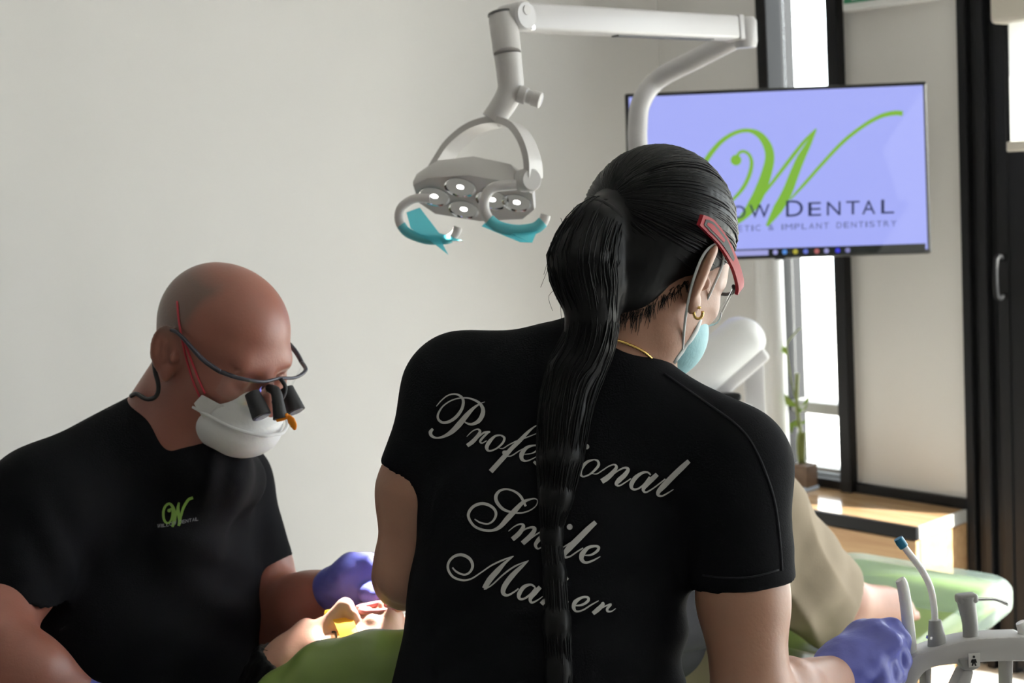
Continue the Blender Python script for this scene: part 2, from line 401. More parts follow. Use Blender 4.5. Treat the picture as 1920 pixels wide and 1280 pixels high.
for i, (a, b, z0, z1, o0, o1) in enumerate(((t1a, t1b, BZ, HD, 0.035, -0.10), (t2a, t2b, BZ, HD, 0.035, -0.10), (t1b, t2a, BZ, BZ + 0.03, 0.02, -0.10), (t2b, tp, BZ, BZ + 0.03, 0.02, 0.0), (t1b, t2a, HD - 0.05, HD, 0.035, -0.1))):
    mb = MB(); wbox(mb, a, b, z0, z1, o0, o1, 0.003); st(mb.build('trim_%d' % (i + 1), m_black))
w = thing('window_1', W((t1b + t2a) / 2, BZ + 0.03), None, None, None, 'structure')
zr = on_wall(1530, 768).z
mb = MB(); wbox(mb, t1b, t2a, BZ + 0.03, HD - 0.05, -0.05, -0.056); mb.build('pane', m_glass, w)
mb = MB(); wbox(mb, t1b, t2a, zr - 0.018, zr + 0.018, -0.02, -0.08, 0.003); mb.build('transom', m_grey_al, w)
zl = on_wall(1540, 884).z
mb = MB(); wbox(mb, t1b, t2a, zl - 0.006, zl + 0.006, -0.03, -0.075); mb.build('glazing_bead', m_grey_al, w)
# stacked folding door leaves
d = thing('door_1', W((tp + ts) / 2, 0), None, None, None, 'structure')
ww = (ts - tp) / 5.0
for i, (a, b, o) in enumerate(((0, .95, .02), (1.05, 1.9, .005), (2.0, 2.9, .03), (3.0, 3.8, .01), (3.9, 5.0, .025))):
    mb = MB(); wbox(mb, tp + ww * a, tp + ww * b, 0.0, HD, o, -0.1, 0.004); mb.build('door_leaf', m_black, d)
mb = MB(); hp = W(tp + ww * 4.5, 1.12, 0.025); mb.tube([hp + UP * .05, hp + UP * .05 - DN * .04, hp - UP * .05 - DN * .04, hp - UP * .05], .008, 8, sm=3); mb.build('door_handle', m_black, d, True, 40)
# glazed front to the right
nw = 5; tw = (TEND - ts) / nw
for i in range(nw):
    a, b = ts + tw * i, ts + tw * (i + 1)
    w = thing('window_%d' % (i + 2), W((a + b) / 2, 0.0), None, None, None, 'structure')
    mb = MB(); wbox(mb, a, a + .05, .02, HD, .02, -.08); wbox(mb, b - .05, b, .02, HD, .02, -.08); wbox(mb, a + .05, b - .05, 0.0, .06, .02, -.08); wbox(mb, a + .05, b - .05, HD - .05, HD, .02, -.08)
    if i == 0: wbox(mb, a + .05, b - .05, 1.93, HD - .05, .0, -.05)  # opaque panel added above view, keeps sun off the left wall
    mb.build('window_frame', m_black, w)
    mb = MB(); wbox(mb, a + .05, b - .05, .06, 1.93 if i == 0 else HD - .05, -.03, -.036); mb.build('pane', m_glass, w)
mb = MB(); g0 = CORNER + DN * 0.6; mb.prism([g0 - DT * 6, g0 + DT * 14, g0 + DT * 14 + DN * 14, g0 - DT * 6 + DN * 14], (0, 0, -0.1)); o = st(mb.build('outdoor_ground', m_ground)); o.location.z -= 0.02
# light enters through these openings: sampling guides for the sky, they emit nothing themselves
for i, (a, b, z0, z1) in enumerate(((ts, TEND, 0.05, HD), (t1b, t2a, BZ, HD))):
    L = bpy.data.lights.new('window_portal', 'AREA'); L.shape = 'RECTANGLE'; L.size = b - a; L.size_y = z1 - z0
    L.cycles.is_portal = True
    o = bpy.data.objects.new('window_portal', L); COL.objects.link(o)
    c = W((a + b) / 2, (z0 + z1) / 2, -0.14)
    o.matrix_world = Matrix((( DT.x, 0, DN.x, c.x), (DT.y, 0, DN.y, c.y), (0, 1, 0, c.z), (0, 0, 0, 1)))
# ------------------------------------------------------------------ bench
m_wood_t = woodmat('pine_top', (0.66, 0.44, 0.25), (0.50, 0.30, 0.15), 0.16, math.atan2(DT.y, DT.x), coat=0.6)
m_wood_f = woodmat('pine_front', (0.60, 0.38, 0.20), (0.48, 0.28, 0.14), 0.45, math.atan2(DT.y, DT.x))
tb0, tb1 = 0.05, (B_FRONT - CORNER).dot(DT); bd = -(B_FRONT - CORNER).dot(DN)
be = thing('window_bench', W((tb0 + tb1) / 2, 0, bd / 2), 'low pine bench with black metal edging under the window', 'bench')
mb = MB(); wbox(mb, tb0, tb1 - 0.02, 0.0, BZ - 0.03, 0.005, bd - 0.025); mb.build('carcass', m_wood_f, be)
npl = 3
for i in range(npl):
    a, b = 0.004 + (bd - 0.018) * i / npl, 0.004 + (bd - 0.018) * (i + 1) / npl
    mb = MB(); wbox(mb, tb0, tb1 - 0.008, BZ - 0.028, BZ, a + .0006, b - .0006, 0.0012); mb.build('top_plank', m_wood_t, be)
for i in range(3):
    a, b = 0.0 + (BZ - .04) * i / 3, 0.0 + (BZ - .04) * (i + 1) / 3
    mb = MB(); wbox(mb, tb0, tb1 - .006, a + .001, b - .001, bd - .025, bd - .006, .0015); mb.build('front_plank', m_wood_f, be)
    mb = MB(); wbox(mb, tb1 - .022, tb1 - .004, a + .001, b - .001, .004, bd - .026, .0015); mb.build('end_plank', m_wood_f, be)
mb = MB(); wbox(mb, tb0, tb1 + .001, BZ - .036, BZ + .001, bd - .014, bd + .002, .002); mb.build('front_edging', m_black, be)
mb = MB(); wbox(mb, tb1 - .008, tb1 + .001, BZ - .036, BZ + .001, .004, bd - .014, .002); mb.build('end_edging', m_grey_al, be)
# ------------------------------------------------------------------ blind
m_blind = filmmat('blind_fabric', (0.92, 0.92, 0.90), 0.75, 0.6)
m_cream = mat('cream_plastic', (0.62, 0.57, 0.48), 0.45, var=0.04)
_q = lambda px, py: PP(px, py, W(0, 0, .12), DN)
ta = (_q(1866, 40) - CORNER).dot(DT); tf = (_q(1893, 150) - CORNER).dot(DT); zc = _q(1868, 46).z; zt = _q(1866, 6).z; zb = _q(1898, 284).z
bl = thing('roller_blind', W(ta + .4, zb, .12), 'white roller blind half lowered beside the black folding door', 'blind')
mb = MB(); wbox(mb, ta, ta + .85, zc, zt + .02, .03, .15, .012); mb.build('cassette', m_cream, bl)
mb = MB(); wbox(mb, tf, ta + .82, zb + .02, zc, .119, .121); mb.build('fabric', m_blind, bl)
mb = MB(); wbox(mb, tf - .008, ta + .83, zb, zb + .026, .11, .13, .004); mb.build('bottom_bar', m_cream, bl)
# ------------------------------------------------------------------ exit sign
m_white_pl = mat('white_plastic', (0.80, 0.80, 0.79), 0.35, var=0.02)
m_green_sign = mat('sign_green', (0.01, 0.22, 0.10), 0.4, var=0.03)
xs0 = TT(1600, 14); xs1 = TT(1768, 0); zs = on_wall(1612, 22).z
ex = thing('exit_sign', W((xs0 + xs1) / 2, zs, .03), 'green and white exit sign box high on the pale wall panel', 'exit sign')
mb = MB(); wbox(mb, xs0, xs1, zs, zs + .2, 0.0, .055, .006); mb.build('casing', m_white_pl, ex)
mb = MB(); wbox(mb, xs0 + .008, xs1 - .008, zs + .022, zs + .19, .055, .058); mb.build('face', m_green_sign, ex)
mb = MB(); wbox(mb, xs0 + .035, xs0 + .12, zs + .03, zs + .18, .058, .0595); mb.build('doorway_symbol', m_white_pl, ex)
mb = MB(); sx = lambda a, b: W(xs0 + a, zs + b, .06)
mb.prism([sx(.15, .105), sx(.19, .145), sx(.19, .12), sx(.30, .12), sx(.30, .09), sx(.19, .09), sx(.19, .065)], -DN * .001); mb.build('arrow', m_white_pl, ex)
# ------------------------------------------------------------------ television on its column
TD = 3.95
tvc = P(1460, 318, TD)
cA, cB, cC_, cD = P(1176, 176, TD + .03), P(1743, 151, TD - .03), P(1742, 475, TD - .03), P(1176, 492, TD + .03)
tx = ((cB - cA) + (cC_ - cD)).normalized(); ty = ((cA - cD) + (cB - cC_)); ty = (ty - tx * ty.dot(tx)).normalized(); tn = tx.cross(ty)   # tn faces the camera
tw_ = ((cB - cA).length + (cC_ - cD).length) / 2; th_ = ((cA - cD).length + (cB - cC_).length) / 2; tc_ = (cA + cB + cC_ + cD) / 4
m_tvb = mat('tv_plastic', (0.012, 0.012, 0.013), 0.3, var=0.05)
def emis(name, col, s):
    m = bpy.data.materials.new(name); m.use_nodes = True; nt = m.node_tree; b = nt.nodes['Principled BSDF']
    b.inputs['Base Color'].default_value = (0.01, 0.01, 0.01, 1); b.inputs['Roughness'].default_value = 0.25
    b.inputs['Emission Color'].default_value = (*col, 1); b.inputs['Emission Strength'].default_value = s; return m
m_scr = emis('screen_lavender', (0.345, 0.385, 0.86), 1.0)
m_logo = emis('screen_green', (0.19, 0.42, 0.035), 1.0)
m_txt = emis('screen_navy', (0.012, 0.02, 0.07), 1.0); m_txt2 = emis('screen_slate', (0.09, 0.11, 0.26), 1.0)
m_bar = emis('screen_taskbar', (0.006, 0.009, 0.008), 1.0); m_srch = emis('screen_search', (0.33, 0.34, 0.68), 1.0)
tv = thing('television', tc_ - ty * th_ / 2, 'wide flat television showing a green letter logo on lavender', 'television')
mb = MB(); mb.obox(tc_ - tn * .022, tx * tw_ / 2, ty * th_ / 2, tn * .022, .005); mb.build('housing', m_tvb, tv)
bz = .011
scr = MB().obox(tc_ + tn * .0003, tx * (tw_ / 2 - bz), ty * (th_ / 2 - bz), tn * .0006).build('screen', m_scr, tv)
def tvp(px, py, off): return PP(px, py, tc_ + tn * off, tn)
def flat(parent, name, mt, parts, f):
    mb = MB()
    for V, F in parts: mb.add([f(x, y) for x, y in V], F)
    return mobj(name, mb.v, mb.f, mt, parent)
cx = lambda L, x0, y0, s: [(x0 + a / s, y0 + b / s, w / s) for a, b, w in L]
WLOGO = [
 [(370,505,8),(385,450,26),(430,428,26),(480,460,27),(500,530,33),(480,630,36),(430,735,34),(360,820,28),(290,880,20),(180,930,22),(90,890,30),(50,780,38),(50,650,42),(80,560,44),(150,445,44),(250,335,38),(370,265,34),(480,250,34),(570,290,56),(635,380,74),(655,480,80),(632,600,88),(580,750,98),(515,880,98),(430,985,60),(335,1065,22)],
 [(545,870,12),(620,770,26),(720,640,30),(850,470,34),(950,345,30),(1050,240,16)],
 [(1052,235,14),(985,370,48),(920,490,72),(862,630,80),(803,780,88),(725,920,86),(630,1068,20)],
 [(830,840,14),(950,710,28),(1100,540,30),(1280,350,32),(1450,215,32),(1600,130,36),(1720,100,42),(1795,104,44)]]
wparts = [ribbon(cx(s, 1300, 190, 4.571)) for s in WLOGO] + [blob(1300 + 366 / 4.571, 190 + 503 / 4.571, 94 / 4.571)]
flat(scr, 'logo_letter', m_logo, wparts, lambda x, y: tvp(x, y, .0016))
L1 = [('O',325,448,895,1005),('W',480,655,885,1000),('D',795,940,850,988),('E',985,1095,865,983),('N',1145,1262,860,978),('T',1310,1425,855,970),('A',1447,1560,850,968),('L',1610,1720,842,962)]
L0 = [('L',215,300,905,1010),('L',100,185,912,1018),('I',60,75,915,1022),('W',-190,15,880,1030)]
sc_ = lambda a: 1300 + a / 4.571; sy_ = lambda a: 190 + a / 4.571
for c, a, b, t, q in L0 + L1: flat(scr, 'logo_name_letter', m_txt, [glyph_px(c, sc_(a), sc_(b), sy_(t), sy_(q), -.03)], lambda x, y: tvp(x, y, .0022))
l2 = 'AESTHETIC & IMPLANT DENTISTRY'; parts = []; x = -130.0
wd = {'I': 14, ' ': 34, '&': 52, 'M': 66}
pos = []; 
for ch in l2: pos.append((x, wd.get(ch, 48))); x += wd.get(ch, 48) + 18
x_end = x - 18; e0 = pos[5][0]; sx_ = (1740 - 375) / (x_end - e0)
for ch, (a, wc) in zip(l2, pos):
    if ch == ' ': continue
    X0 = 375 + (a - e0) * sx_; X1 = X0 + wc * sx_; yb = 1115 - (X0 - 375) * 0.034
    parts.append(glyph_px(ch, sc_(X0), sc_(X1), sy_(yb - 50), sy_(yb), -.034))
for p_ in parts: flat(scr, 'subtitle_letter', m_txt2, [p_], lambda x, y: tvp(x, y, .0022))
s7 = 1920 / 420.0; c7 = lambda a, b: (1340 + a / s7, 360 + b / s7)
q4 = lambda L: ([c7(*p) for p in L], [tuple(range(len(L)))])
flat(scr, 'taskbar', m_bar, [q4([(-700, 520), (1808, 440), (1806, 505), (-700, 580)])], lambda x, y: tvp(x, y, .0014))
flat(scr, 'search_box', m_srch, [q4([(-500, 525), (460, 495), (460, 540), (-500, 572)])], lambda x, y: tvp(x, y, .0019))
for a, b, colr in ((520, 515, (.4, .4, .8)), (600, 512, (.1, .3, .8)), (692, 510, (.5, .45, .05)), (780, 508, (.15, .2, .7)), (875, 506, (.5, .15, .15)), (958, 503, (.35, .35, .7)), (1055, 500, (.05, .05, .8)), (1140, 498, (.25, .25, .55))):
    flat(scr, 'taskbar_icon', emis('icon_colour', colr, 0.8), [blob(*c7(a, b), 44 / s7, 10)], lambda x, y: tvp(x, y, .002))
lc = tvp(1462, 484, .004); MB().obox(lc, tx * .014, ty * .004, tn * .004, .002).build('logo_tab', m_tvb, tv)
# column carrying it
m_white = mat('white_enamel', (0.83, 0.83, 0.83), 0.28, var=0.015, vscale=5)
cp = PP(1456, 893, W(0, 0, .065), DN); cbx, cby = cp.x, cp.y
co = thing('monitor_column', (cbx, cby, BZ), 'round white column standing on the bench behind the television', 'column')
mb = MB(); mb.lathe((cbx, cby, BZ), UP, [(0, .052), (.012, .052), (.016, .044), (tc_.z - BZ - .08, .044), (tc_.z - BZ - .075, .04)], 28); mb.build('post', m_white, co, True, 35)
_m = Vector((cbx, cby, tc_.z)); _e = tc_ - tn * .044; _v = _e - _m
mb = MB(); mb.obox((_m + _e) / 2, _v / 2, _v.cross(UP).normalized() * .03, UP * .03, .004); mb.lathe((cbx, cby, tc_.z - .09), UP, [(0, .03), (.13, .03)], 16); mb.build('bracket', m_black, co, True, 35)
# ------------------------------------------------------------------ bamboo in a wooden pot
pb = PZ(1524, 913, BZ) - DN * .035; pl_D = (pb - CAM).dot(CF)
pt = thing('bamboo_plant', (pb.x, pb.y, BZ), 'small lucky bamboo in a square wooden pot on the bench', 'plant')
m_pot = woodmat('pot_wood', (0.21, 0.13, 0.08), (0.15, 0.09, 0.055), 0.5, 0.3); m_cane = mat('bamboo_cane', (0.22, 0.26, 0.07), 0.45, var=0.2); m_leaf = mat('bamboo_leaf', (0.25, 0.38, 0.05), 0.45, var=0.25, vscale=20, sss=0.2)
m_coaster = mat('glass_coaster', (0.55, 0.65, 0.8), 0.1, var=0.02)
hw = .026
MB().obox(pb + UP * .006, DT * .03, DN * .03, UP * .006, .003).build('coaster', m_coaster, pt)
mb = MB()
for sx2, sy2 in ((1, 0), (-1, 0), (0, 1), (0, -1)):
    cc = pb + UP * .046 + DT * sx2 * (hw - .003) + DN * sy2 * (hw - .003)
    mb.obox(cc, DT * (.003 if sx2 else hw), DN * (.003 if sy2 else hw), UP * .034)
mb.obox(pb + UP * .045, DT * (hw - .004), DN * (hw - .004), UP * .03); mb.build('pot', m_pot, pt)
Q = lambda px, py, dd=0.0: P(px, py, pl_D + dd)
for L, r in (([(1503, 868), (1500, 800), (1494, 760), (1495, 700)], .006), ([(1506, 868), (1506, 830), (1507, 810)], .007), ([(1500, 868), (1497, 835), (1499, 812)], .006), ([(1495, 760), (1484, 715), (1476, 660), (1478, 640), (1500, 615)], .0022)):
    MB().tube([Q(*p) for p in L], r, 8, sm=5).build('cane', m_cane, pt, True)
for a, b, c, wv in (((1494, 762), (1480, 755), (1471, 738), .012), ((1494, 764), (1508, 758), (1518, 738), .014), ((1495, 800), (1487, 790), (1484, 812), .014), ((1496, 796), (1504, 790), (1508, 795), .01), ((1476, 665), (1470, 655), (1469, 648), .009), ((1495, 765), (1505, 770), (1515, 755), .01)):
    p0, p1, p2 = Q(*a), Q(*b, -.01), Q(*c, -.02); pts, rr = crom([p0, p1, p2], [.2, 1, .05], 5); mb = MB(); vs = []
    for p, r in zip(pts, rr): sd = CR * (wv * .85 * r) + CU * (wv * .5 * r); vs += [p - sd, p + CF * .002 * r, p + sd]
    nn = len(pts); mb.add(vs, [(i * 3 + k, i * 3 + k + 1, i * 3 + k + 4, i * 3 + k + 3) for i in range(nn - 1) for k in (0, 1)]); mobj('leaf', mb.v, mb.f, m_leaf, pt, True)
cb_ = P(1491, 885, pl_D + .03)
ca = thing('display_card', PZ(1491, 893, BZ) + DN * .03, 'small grey card leaning behind the bamboo pot', 'card')
cbase = Vector(ca.location); MB().obox(cbase + UP * .034 + DN * .012, DT * .014, DN * .002 + UP * .0005, UP * .034 + DN * .008, .0008).build('card_panel', mat('grey_card', (0.25, 0.24, 0.22), 0.6, var=0.1), ca)
# ------------------------------------------------------------------ dental lamp on its pole
m_lamp = mat('lamp_shell', (0.54, 0.52, 0.51), 0.32, var=0.02, vscale=6)
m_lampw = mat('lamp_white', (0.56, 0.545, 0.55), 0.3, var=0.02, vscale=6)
m_chrome = mat('reflector_chrome', (0.75, 0.76, 0.78), 0.12, metal=1.0, var=0.03)
m_dkgrey = mat('dark_grey_plastic', (0.10, 0.10, 0.10), 0.45, var=0.05)
m_led = emis('led_light', (1.0, 0.95, 0.92), 14.0)
m_film = filmmat('cyan_film', (0.20, 0.74, 0.82), 0.62, 0.12)
LD = 2.33
pd_ = P(1197, 300, 3.0)
la = thing('dental_lamp', (pd_.x, pd_.y, 0), 'white articulated dental operating lamp on a bent pole', 'lamp')
pole_top = [P(1197, 300, 3.0), P(1196, 235, 3.0), P(1203, 190, 3.0), P(1235, 148, 3.0), P(1310, 108, 2.93), P(1398, 62, 2.82)]
mb = MB(); mb.tube([Vector((pd_.x, pd_.y, 0)), Vector((pd_.x, pd_.y, pd_.z - .3))] + pole_top, .0205, 20, sm=8); mb.build('pole', m_lampw, la, True, 50)
mb = MB(); mb.lathe((pd_.x, pd_.y, 0), UP, [(0, .075), (.02, .075), (.028, .05), (.1, .04), (.11, .021)], 28); mb.build('pole_base', m_lampw, la, True, 35)
A = P(966, 33, 2.36); B_ = P(1372, 53, 2.78); ax = (B_ - A).normalized(); az = (CU - ax * CU.dot(ax)).normalized(); ay = ax.cross(az)
mb = MB(); mb.obox((A + B_) / 2, ax * (B_ - A).length / 2, ay * .02, az * .0225, .006, 3); arm = mb.build('spring_arm', m_lampw, la, True, 40)
mb = MB(); mb.obox((A + B_) / 2 + ax * .09 - az * .0235, ax * .14, ay * .008, az * .0012); mb.build('arm_slot', m_dkgrey, arm)
mb = MB(); e1 = B_ + ax * .0; mb.obox(e1 + ax * .008, ax * .008, ay * .021, az * .024, .003); mb.obox(e1 + ax * .026 + az * .012, ax * .02, ay * .016, az * .006, .003); mb.obox(e1 + ax * .026 - az * .015, ax * .02, ay * .016, az * .006, .003); mb.obox(e1 + ax * .04, ax * .008, ay * .016, az * .018, .003); mb.build('arm_clevis', m_lampw, la, True, 40)
mb = MB(); mb.obox(e1 + ax * .024, ax * .01, ay * .012, az * .009, .002); mb.build('clevis_pin', m_dkgrey, la, True, 40)
mb = MB(); mb.lathe(P(1398, 70, 2.8) - UP * .02, UP, [(0, .02), (.01, .023), (.05, .023), (.058, .018)], 20); mb.build('pole_joint', m_lampw, la, True, 40)
nrm = -ay if ay.dot(CF) > 0 else ay
mb = MB(); mb.lathe(A - nrm * .022, nrm, [(0, .024), (.045, .024), (.049, .021)], 28); dk = mb.build('elbow_disc', m_lampw, la, True, 35)
mb = MB(); mb.lathe(A + az * .008 + nrm * .0265, nrm, [(0, .008), (.002, .008)], 14); mb.build('elbow_cap', m_lamp, dk, True, 35)
mb = MB(); mb.lathe(A + ax * .016 - az * .019 + nrm * .02, nrm, [(0, .004), (.005, .004)], 10); mb.build('screw', m_chrome, dk, True, 35)
mb = MB(); mb.tube([P(940, 34, LD + .02), P(946, 60, LD + .01), P(951, 100, LD)], [.021, .0235, .0225], 20, sm=6); mb.build('upper_link', m_lamp, la, True, 50)
mb = MB(); mb.lathe(P(938, 27, LD + .02), (P(938, 27, LD) - P(944, 55, LD)).normalized(), [(0, .021), (.004, .02), (.006, .015)], 20); mb.build('link_cap', m_dkgrey, la, True, 40)
mb = MB(); mb.tube([P(951.4, 103, LD), P(956, 140, LD), P(957, 168, LD), P(944, 196, LD), P(922, 226, LD)], [.0222, .0215, .021, .0205, .018], 20, sm=6); mb.build('lower_link', m_lamp, la, True, 50)
kx = (cv(1, -.35, -.2)).normalized(); mb = MB(); mb.lathe(P(974, 176, LD - .01), kx, [(0, .014), (.012, .014), (.014, .011), (.022, .011), (.023, .013), (.036, .013), (.038, .010)], 18); mb.build('lock_knob', m_lamp, la, True, 35)
# yoke
yk = [P(818, 322, LD + .06), P(832, 298, LD + .06), P(850, 272, LD + .055), P(885, 243, LD + .04), P(928, 229, LD + .01), P(963, 236, LD - .02), P(985, 262, LD - .045), P(998, 300, LD - .055), P(1000, 336, LD - .05)]
mb = MB(); pts, rr = crom(yk, [.006] * len(yk), 6)
lamp_dir = (P(735, 1130, 2.0) - P(892, 365, LD)).normalized()
vs = []; fs = []
for i, p in enumerate(pts):
    t = (pts[min(i + 1, len(pts) - 1)] - pts[max(i - 1, 0)]).normalized(); wdv = (CF * .8 + CR * .55 - UP * .1); wdv = (wdv - t * wdv.dot(t)).normalized(); nv = t.cross(wdv)
    for a_, b_ in ((-1, -1), (-1, 1), (1, 1), (1, -1)): vs.append(p + wdv * a_ * .019 + nv * b_ * .0055)
n_ = len(pts)
for i in range(n_ - 1):
    for k in range(4): fs.append((i * 4 + k, i * 4 + (k + 1) % 4, i * 4 + 4 + (k + 1) % 4, i * 4 + 4 + k))
fs += [(3, 2, 1, 0), tuple((n_ - 1) * 4 + k for k in range(4))]; mb.add(vs, fs); yo = mb.build('yoke', m_lamp, la, True, 50)
# head
hc = P(890, 366, LD); Lx = (P(1002, 378, LD - .03) - P(778, 340, LD + .02)); Lx = (Lx - lamp_dir * Lx.dot(lamp_dir)).normalized(); Ly = lamp_dir.cross(Lx)
if Ly.dot(CF) < 0: Ly = -Ly
out = [(-.098, -.028), (-.098, .022), (-.075, .052), (0, .066), (.075, .052), (.098, .022), (.1, -.022), (.07, -.05), (0, -.064), (-.07, -.05)]
o2 = [(p[0], p[1]) for p in out]; bm_ = MB(); lay = ((-.036, .66), (-.031, .86), (-.016, .97), (.0, 1.0), (.006, .985)); vs = []
for hgt, s_ in lay:
    for x_, y_ in o2: vs.append(hc + lamp_dir * (hgt + .006 * (1 - (x_ / .1) ** 2) * (-1 if hgt < 0 else 0)) + Lx * x_ * s_ + Ly * y_ * s_)
n_ = len(o2); fs = [tuple(reversed(range(n_)))]
for i in range(len(lay) - 1):
    for k in range(n_): fs.append((i * n_ + k, i * n_ + (k + 1) % n_, (i + 1) * n_ + (k + 1) % n_, (i + 1) * n_ + k))
fs.append(tuple((len(lay) - 1) * n_ + k for k in range(n_))); bm_.add(vs, fs); hd = bm_.build('lamp_head', m_lamp, la, True, 30)
for x_, y_, r_ in ((-.066, .0, .026), (-.022, .032, .025), (-.018, -.03, .026), (.03, .0, .027), (.07, .004, .024)):
    q = hc + lamp_dir * .0065 + Lx * x_ + Ly * y_
    rf = MB().lathe(q, lamp_dir, [(0, r_), (.002, r_), (.0005, r_ * .93), (-.004, r_ * .6), (-.006, r_ * .35)], 22).build('reflector', m_chrome, hd, True, 50)
    MB().lathe(q + lamp_dir * -.004, lamp_dir, [(0, .007), (.004, .006)], 12).build('led', m_led, rf)
ky = cv(.45, -.05, -.85).normalized(); mb = MB(); mb.lathe(P(984, 338, LD - .045), ky, [(-.03, .0165), (0, .0185), (.02, .0185), (.024, .016)], 24); mb.build('pivot_knob', m_lamp, la, True, 35)
h1 = [(806, 372), (776, 373), (752, 390), (749, 416), (766, 437), (800, 449), (835, 449), (853, 439), (859, 426)]
h2 = [(968, 346), (925, 352), (908, 376), (913, 405), (935, 425), (968, 432), (1002, 428), (1018, 416), (1023, 403)]
for L, dd, r_ in ((h1, -.03, .0072), (h2, -.1, .0082)):
    MB().tube([P(x_, y_, LD + dd) for x_, y_ in L], [r_] * len(L), 10, sm=6).build('handle', m_lamp, la, True, 50)
def film(name, L, D0, par, th=.0006, dds=None):
    mb = MB(); mb.prism([P(x_, y_, D0 + (dds[i] if dds else 0)) for i, (x_, y_) in enumerate(L)], CF * th); return mb.build(name, m_film, par)
MB().tube([P(x_, y_, LD - .1) for x_, y_ in ((917, 412), (935, 425), (968, 432), (1002, 428), (1018, 416))], .0092, 10, sm=5).build('barrier_sleeve', m_film, la, True)
film('barrier_flap', [(903, 424), (918, 409), (945, 430), (1010, 426), (998, 455), (975, 454)], LD - .105, la, dds=[.02, 0, 0, 0, -.01, 0])
MB().tube([P(x_, y_, LD - .03) for x_, y_ in ((752, 422), (766, 437), (800, 449), (835, 449), (845, 446))], .0078, 10, sm=5).build('barrier_sleeve', m_film, la, True)
film('barrier_flap', [(762, 398), (787, 389), (824, 437), (845, 443), (866, 451), (850, 452), (824, 445), (841, 478), (808, 452), (770, 428)], LD - .04, la)
lamp = bpy.data.lights.new('lamp_beam', 'SPOT'); lamp.energy = 480; lamp.spot_size = math.radians(14); lamp.spot_blend = 0.35; lamp.shadow_soft_size = .03; lamp.color = (1, .96, .93)
lo = bpy.data.objects.new('lamp_beam', lamp); COL.objects.link(lo); lo.parent = la
tgt = P(716, 1116, 2.0); lsrc = hc + lamp_dir * .02; lo.location = lsrc - Vector(la.location); lo.rotation_euler = (lsrc - tgt).to_track_quat('Z', 'Y').to_euler()
# ------------------------------------------------------------------ dental unit behind the assistant
UD = 3.24
ub = P(1330, 780, 3.27); u0 = Vector((ub.x, ub.y, 0))
un = thing('dental_unit', u0, 'white dental delivery unit with a thick sloping arm', 'dental unit')
sd = Vector((.70, .71, 0)); sp = Vector((.71, -.70, 0))
mb = MB(); mb.obox(u0 + UP * .43, sd * .09, sp * .065, UP * .43, .03, 3); mb.build('cabinet', m_white, un, True, 40)
a0, a1 = P(1215, 800, UD - .02), P(1424, 618, UD + .02); axx = (a1 - a0).normalized(); azz = (UP - axx * UP.dot(axx)).normalized(); ayy = axx.cross(azz)
mb = MB(); mb.obox((a0 + a1) / 2 + azz * .012, axx * (a1 - a0).length / 2, ayy * .06, azz * .049, .044, 6); sa = mb.build('sloping_arm', m_white, un, True, 40)
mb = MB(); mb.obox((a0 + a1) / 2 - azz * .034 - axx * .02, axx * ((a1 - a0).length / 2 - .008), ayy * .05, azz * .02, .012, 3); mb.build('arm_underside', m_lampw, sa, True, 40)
pp = P(1413, 700, UD + .03)
mb = MB(); _z = P(1413, 650, UD).z / 2; mb.obox((pp.x, pp.y, _z), Vector((1, 0, 0)) * .021, Vector((0, 1, 0)) * .02, UP * _z, .006, 2); mb.build('arm_post', m_lampw, un, True, 40)
cn = P(1372, 800, UD - .06); mb = MB(); mb.lathe((cn.x, cn.y, cn.z - .12), UP, [(0, .05), (.14, .05), (.165, .046), (.172, .03)], 28); ct = mb.build('canister', m_white, un, True, 40)
cl = P(1352, 744, UD - .06); mb = MB(); mb.obox(cl, cv(1, 0.02, 0) * .042, CF * .03, UP * .0095, .009, 3); mb.build('black_lid', m_black, ct, True, 40)
# ------------------------------------------------------------------ patient chair
AX = Vector((.70, .71, 0)).normalized(); PX = Vector((AX.y, -AX.x, 0))     # along the chair to the feet; towards the assistant
CZ = .55
m_green = mat('green_vinyl', (0.21, 0.30, 0.075), 0.32, var=0.08, vscale=6, bump=0.08, bscale=300, coat=0.15)
m_cover = filmmat('clear_plastic_cover', (0.78, 0.88, 0.86), 0.30, 0.12)
cE = (PZ(1850, 1082, CZ) + PZ(1612, 1050, CZ)) / 2; cE.z = 0
chd = (Vector((-.25, 1.98, 0)) - cE); Llen = -chd.dot(AX)
AX = (-chd).normalized(); PX = Vector((AX.y, -AX.x, 0)); Llen = chd.length
def CH(s, w, z): return cE - AX * s + PX * w + UP * z       # s metres back from the foot end
ch = thing('dental_chair', CH(.85, 0, 0), 'green vinyl dental treatment chair laid flat under the patient', 'dental chair')
def pad(name, outline, z0, z1, bev, par=ch, mt=m_green):
    bm = bmesh.new(); vs = [bm.verts.new(CH(s, w_, z1)) for s, w_ in outline]; f = bm.faces.new(vs)
    r = bmesh.ops.extrude_face_region(bm, geom=[f]); 
    for v in [g for g in r['geom'] if isinstance(g, bmesh.types.BMVert)]: v.co.z = z0
    bmesh.ops.recalc_face_normals(bm, faces=bm.faces)
    eds = [e for e in bm.edges if abs(e.verts[0].co.z - e.verts[1].co.z) < 1e-6]
    bmesh.ops.bevel(bm, geom=eds, offset=bev, segments=4, affect='EDGES', profile=.5)
    for i, v in enumerate(bm.verts): v.index = i
    V = [v.co.copy() for v in bm.verts]; F = [[v.index for v in f.verts] for f in bm.faces]; bm.free()
    return mobj(name, V, F, mt, par, True, 50)
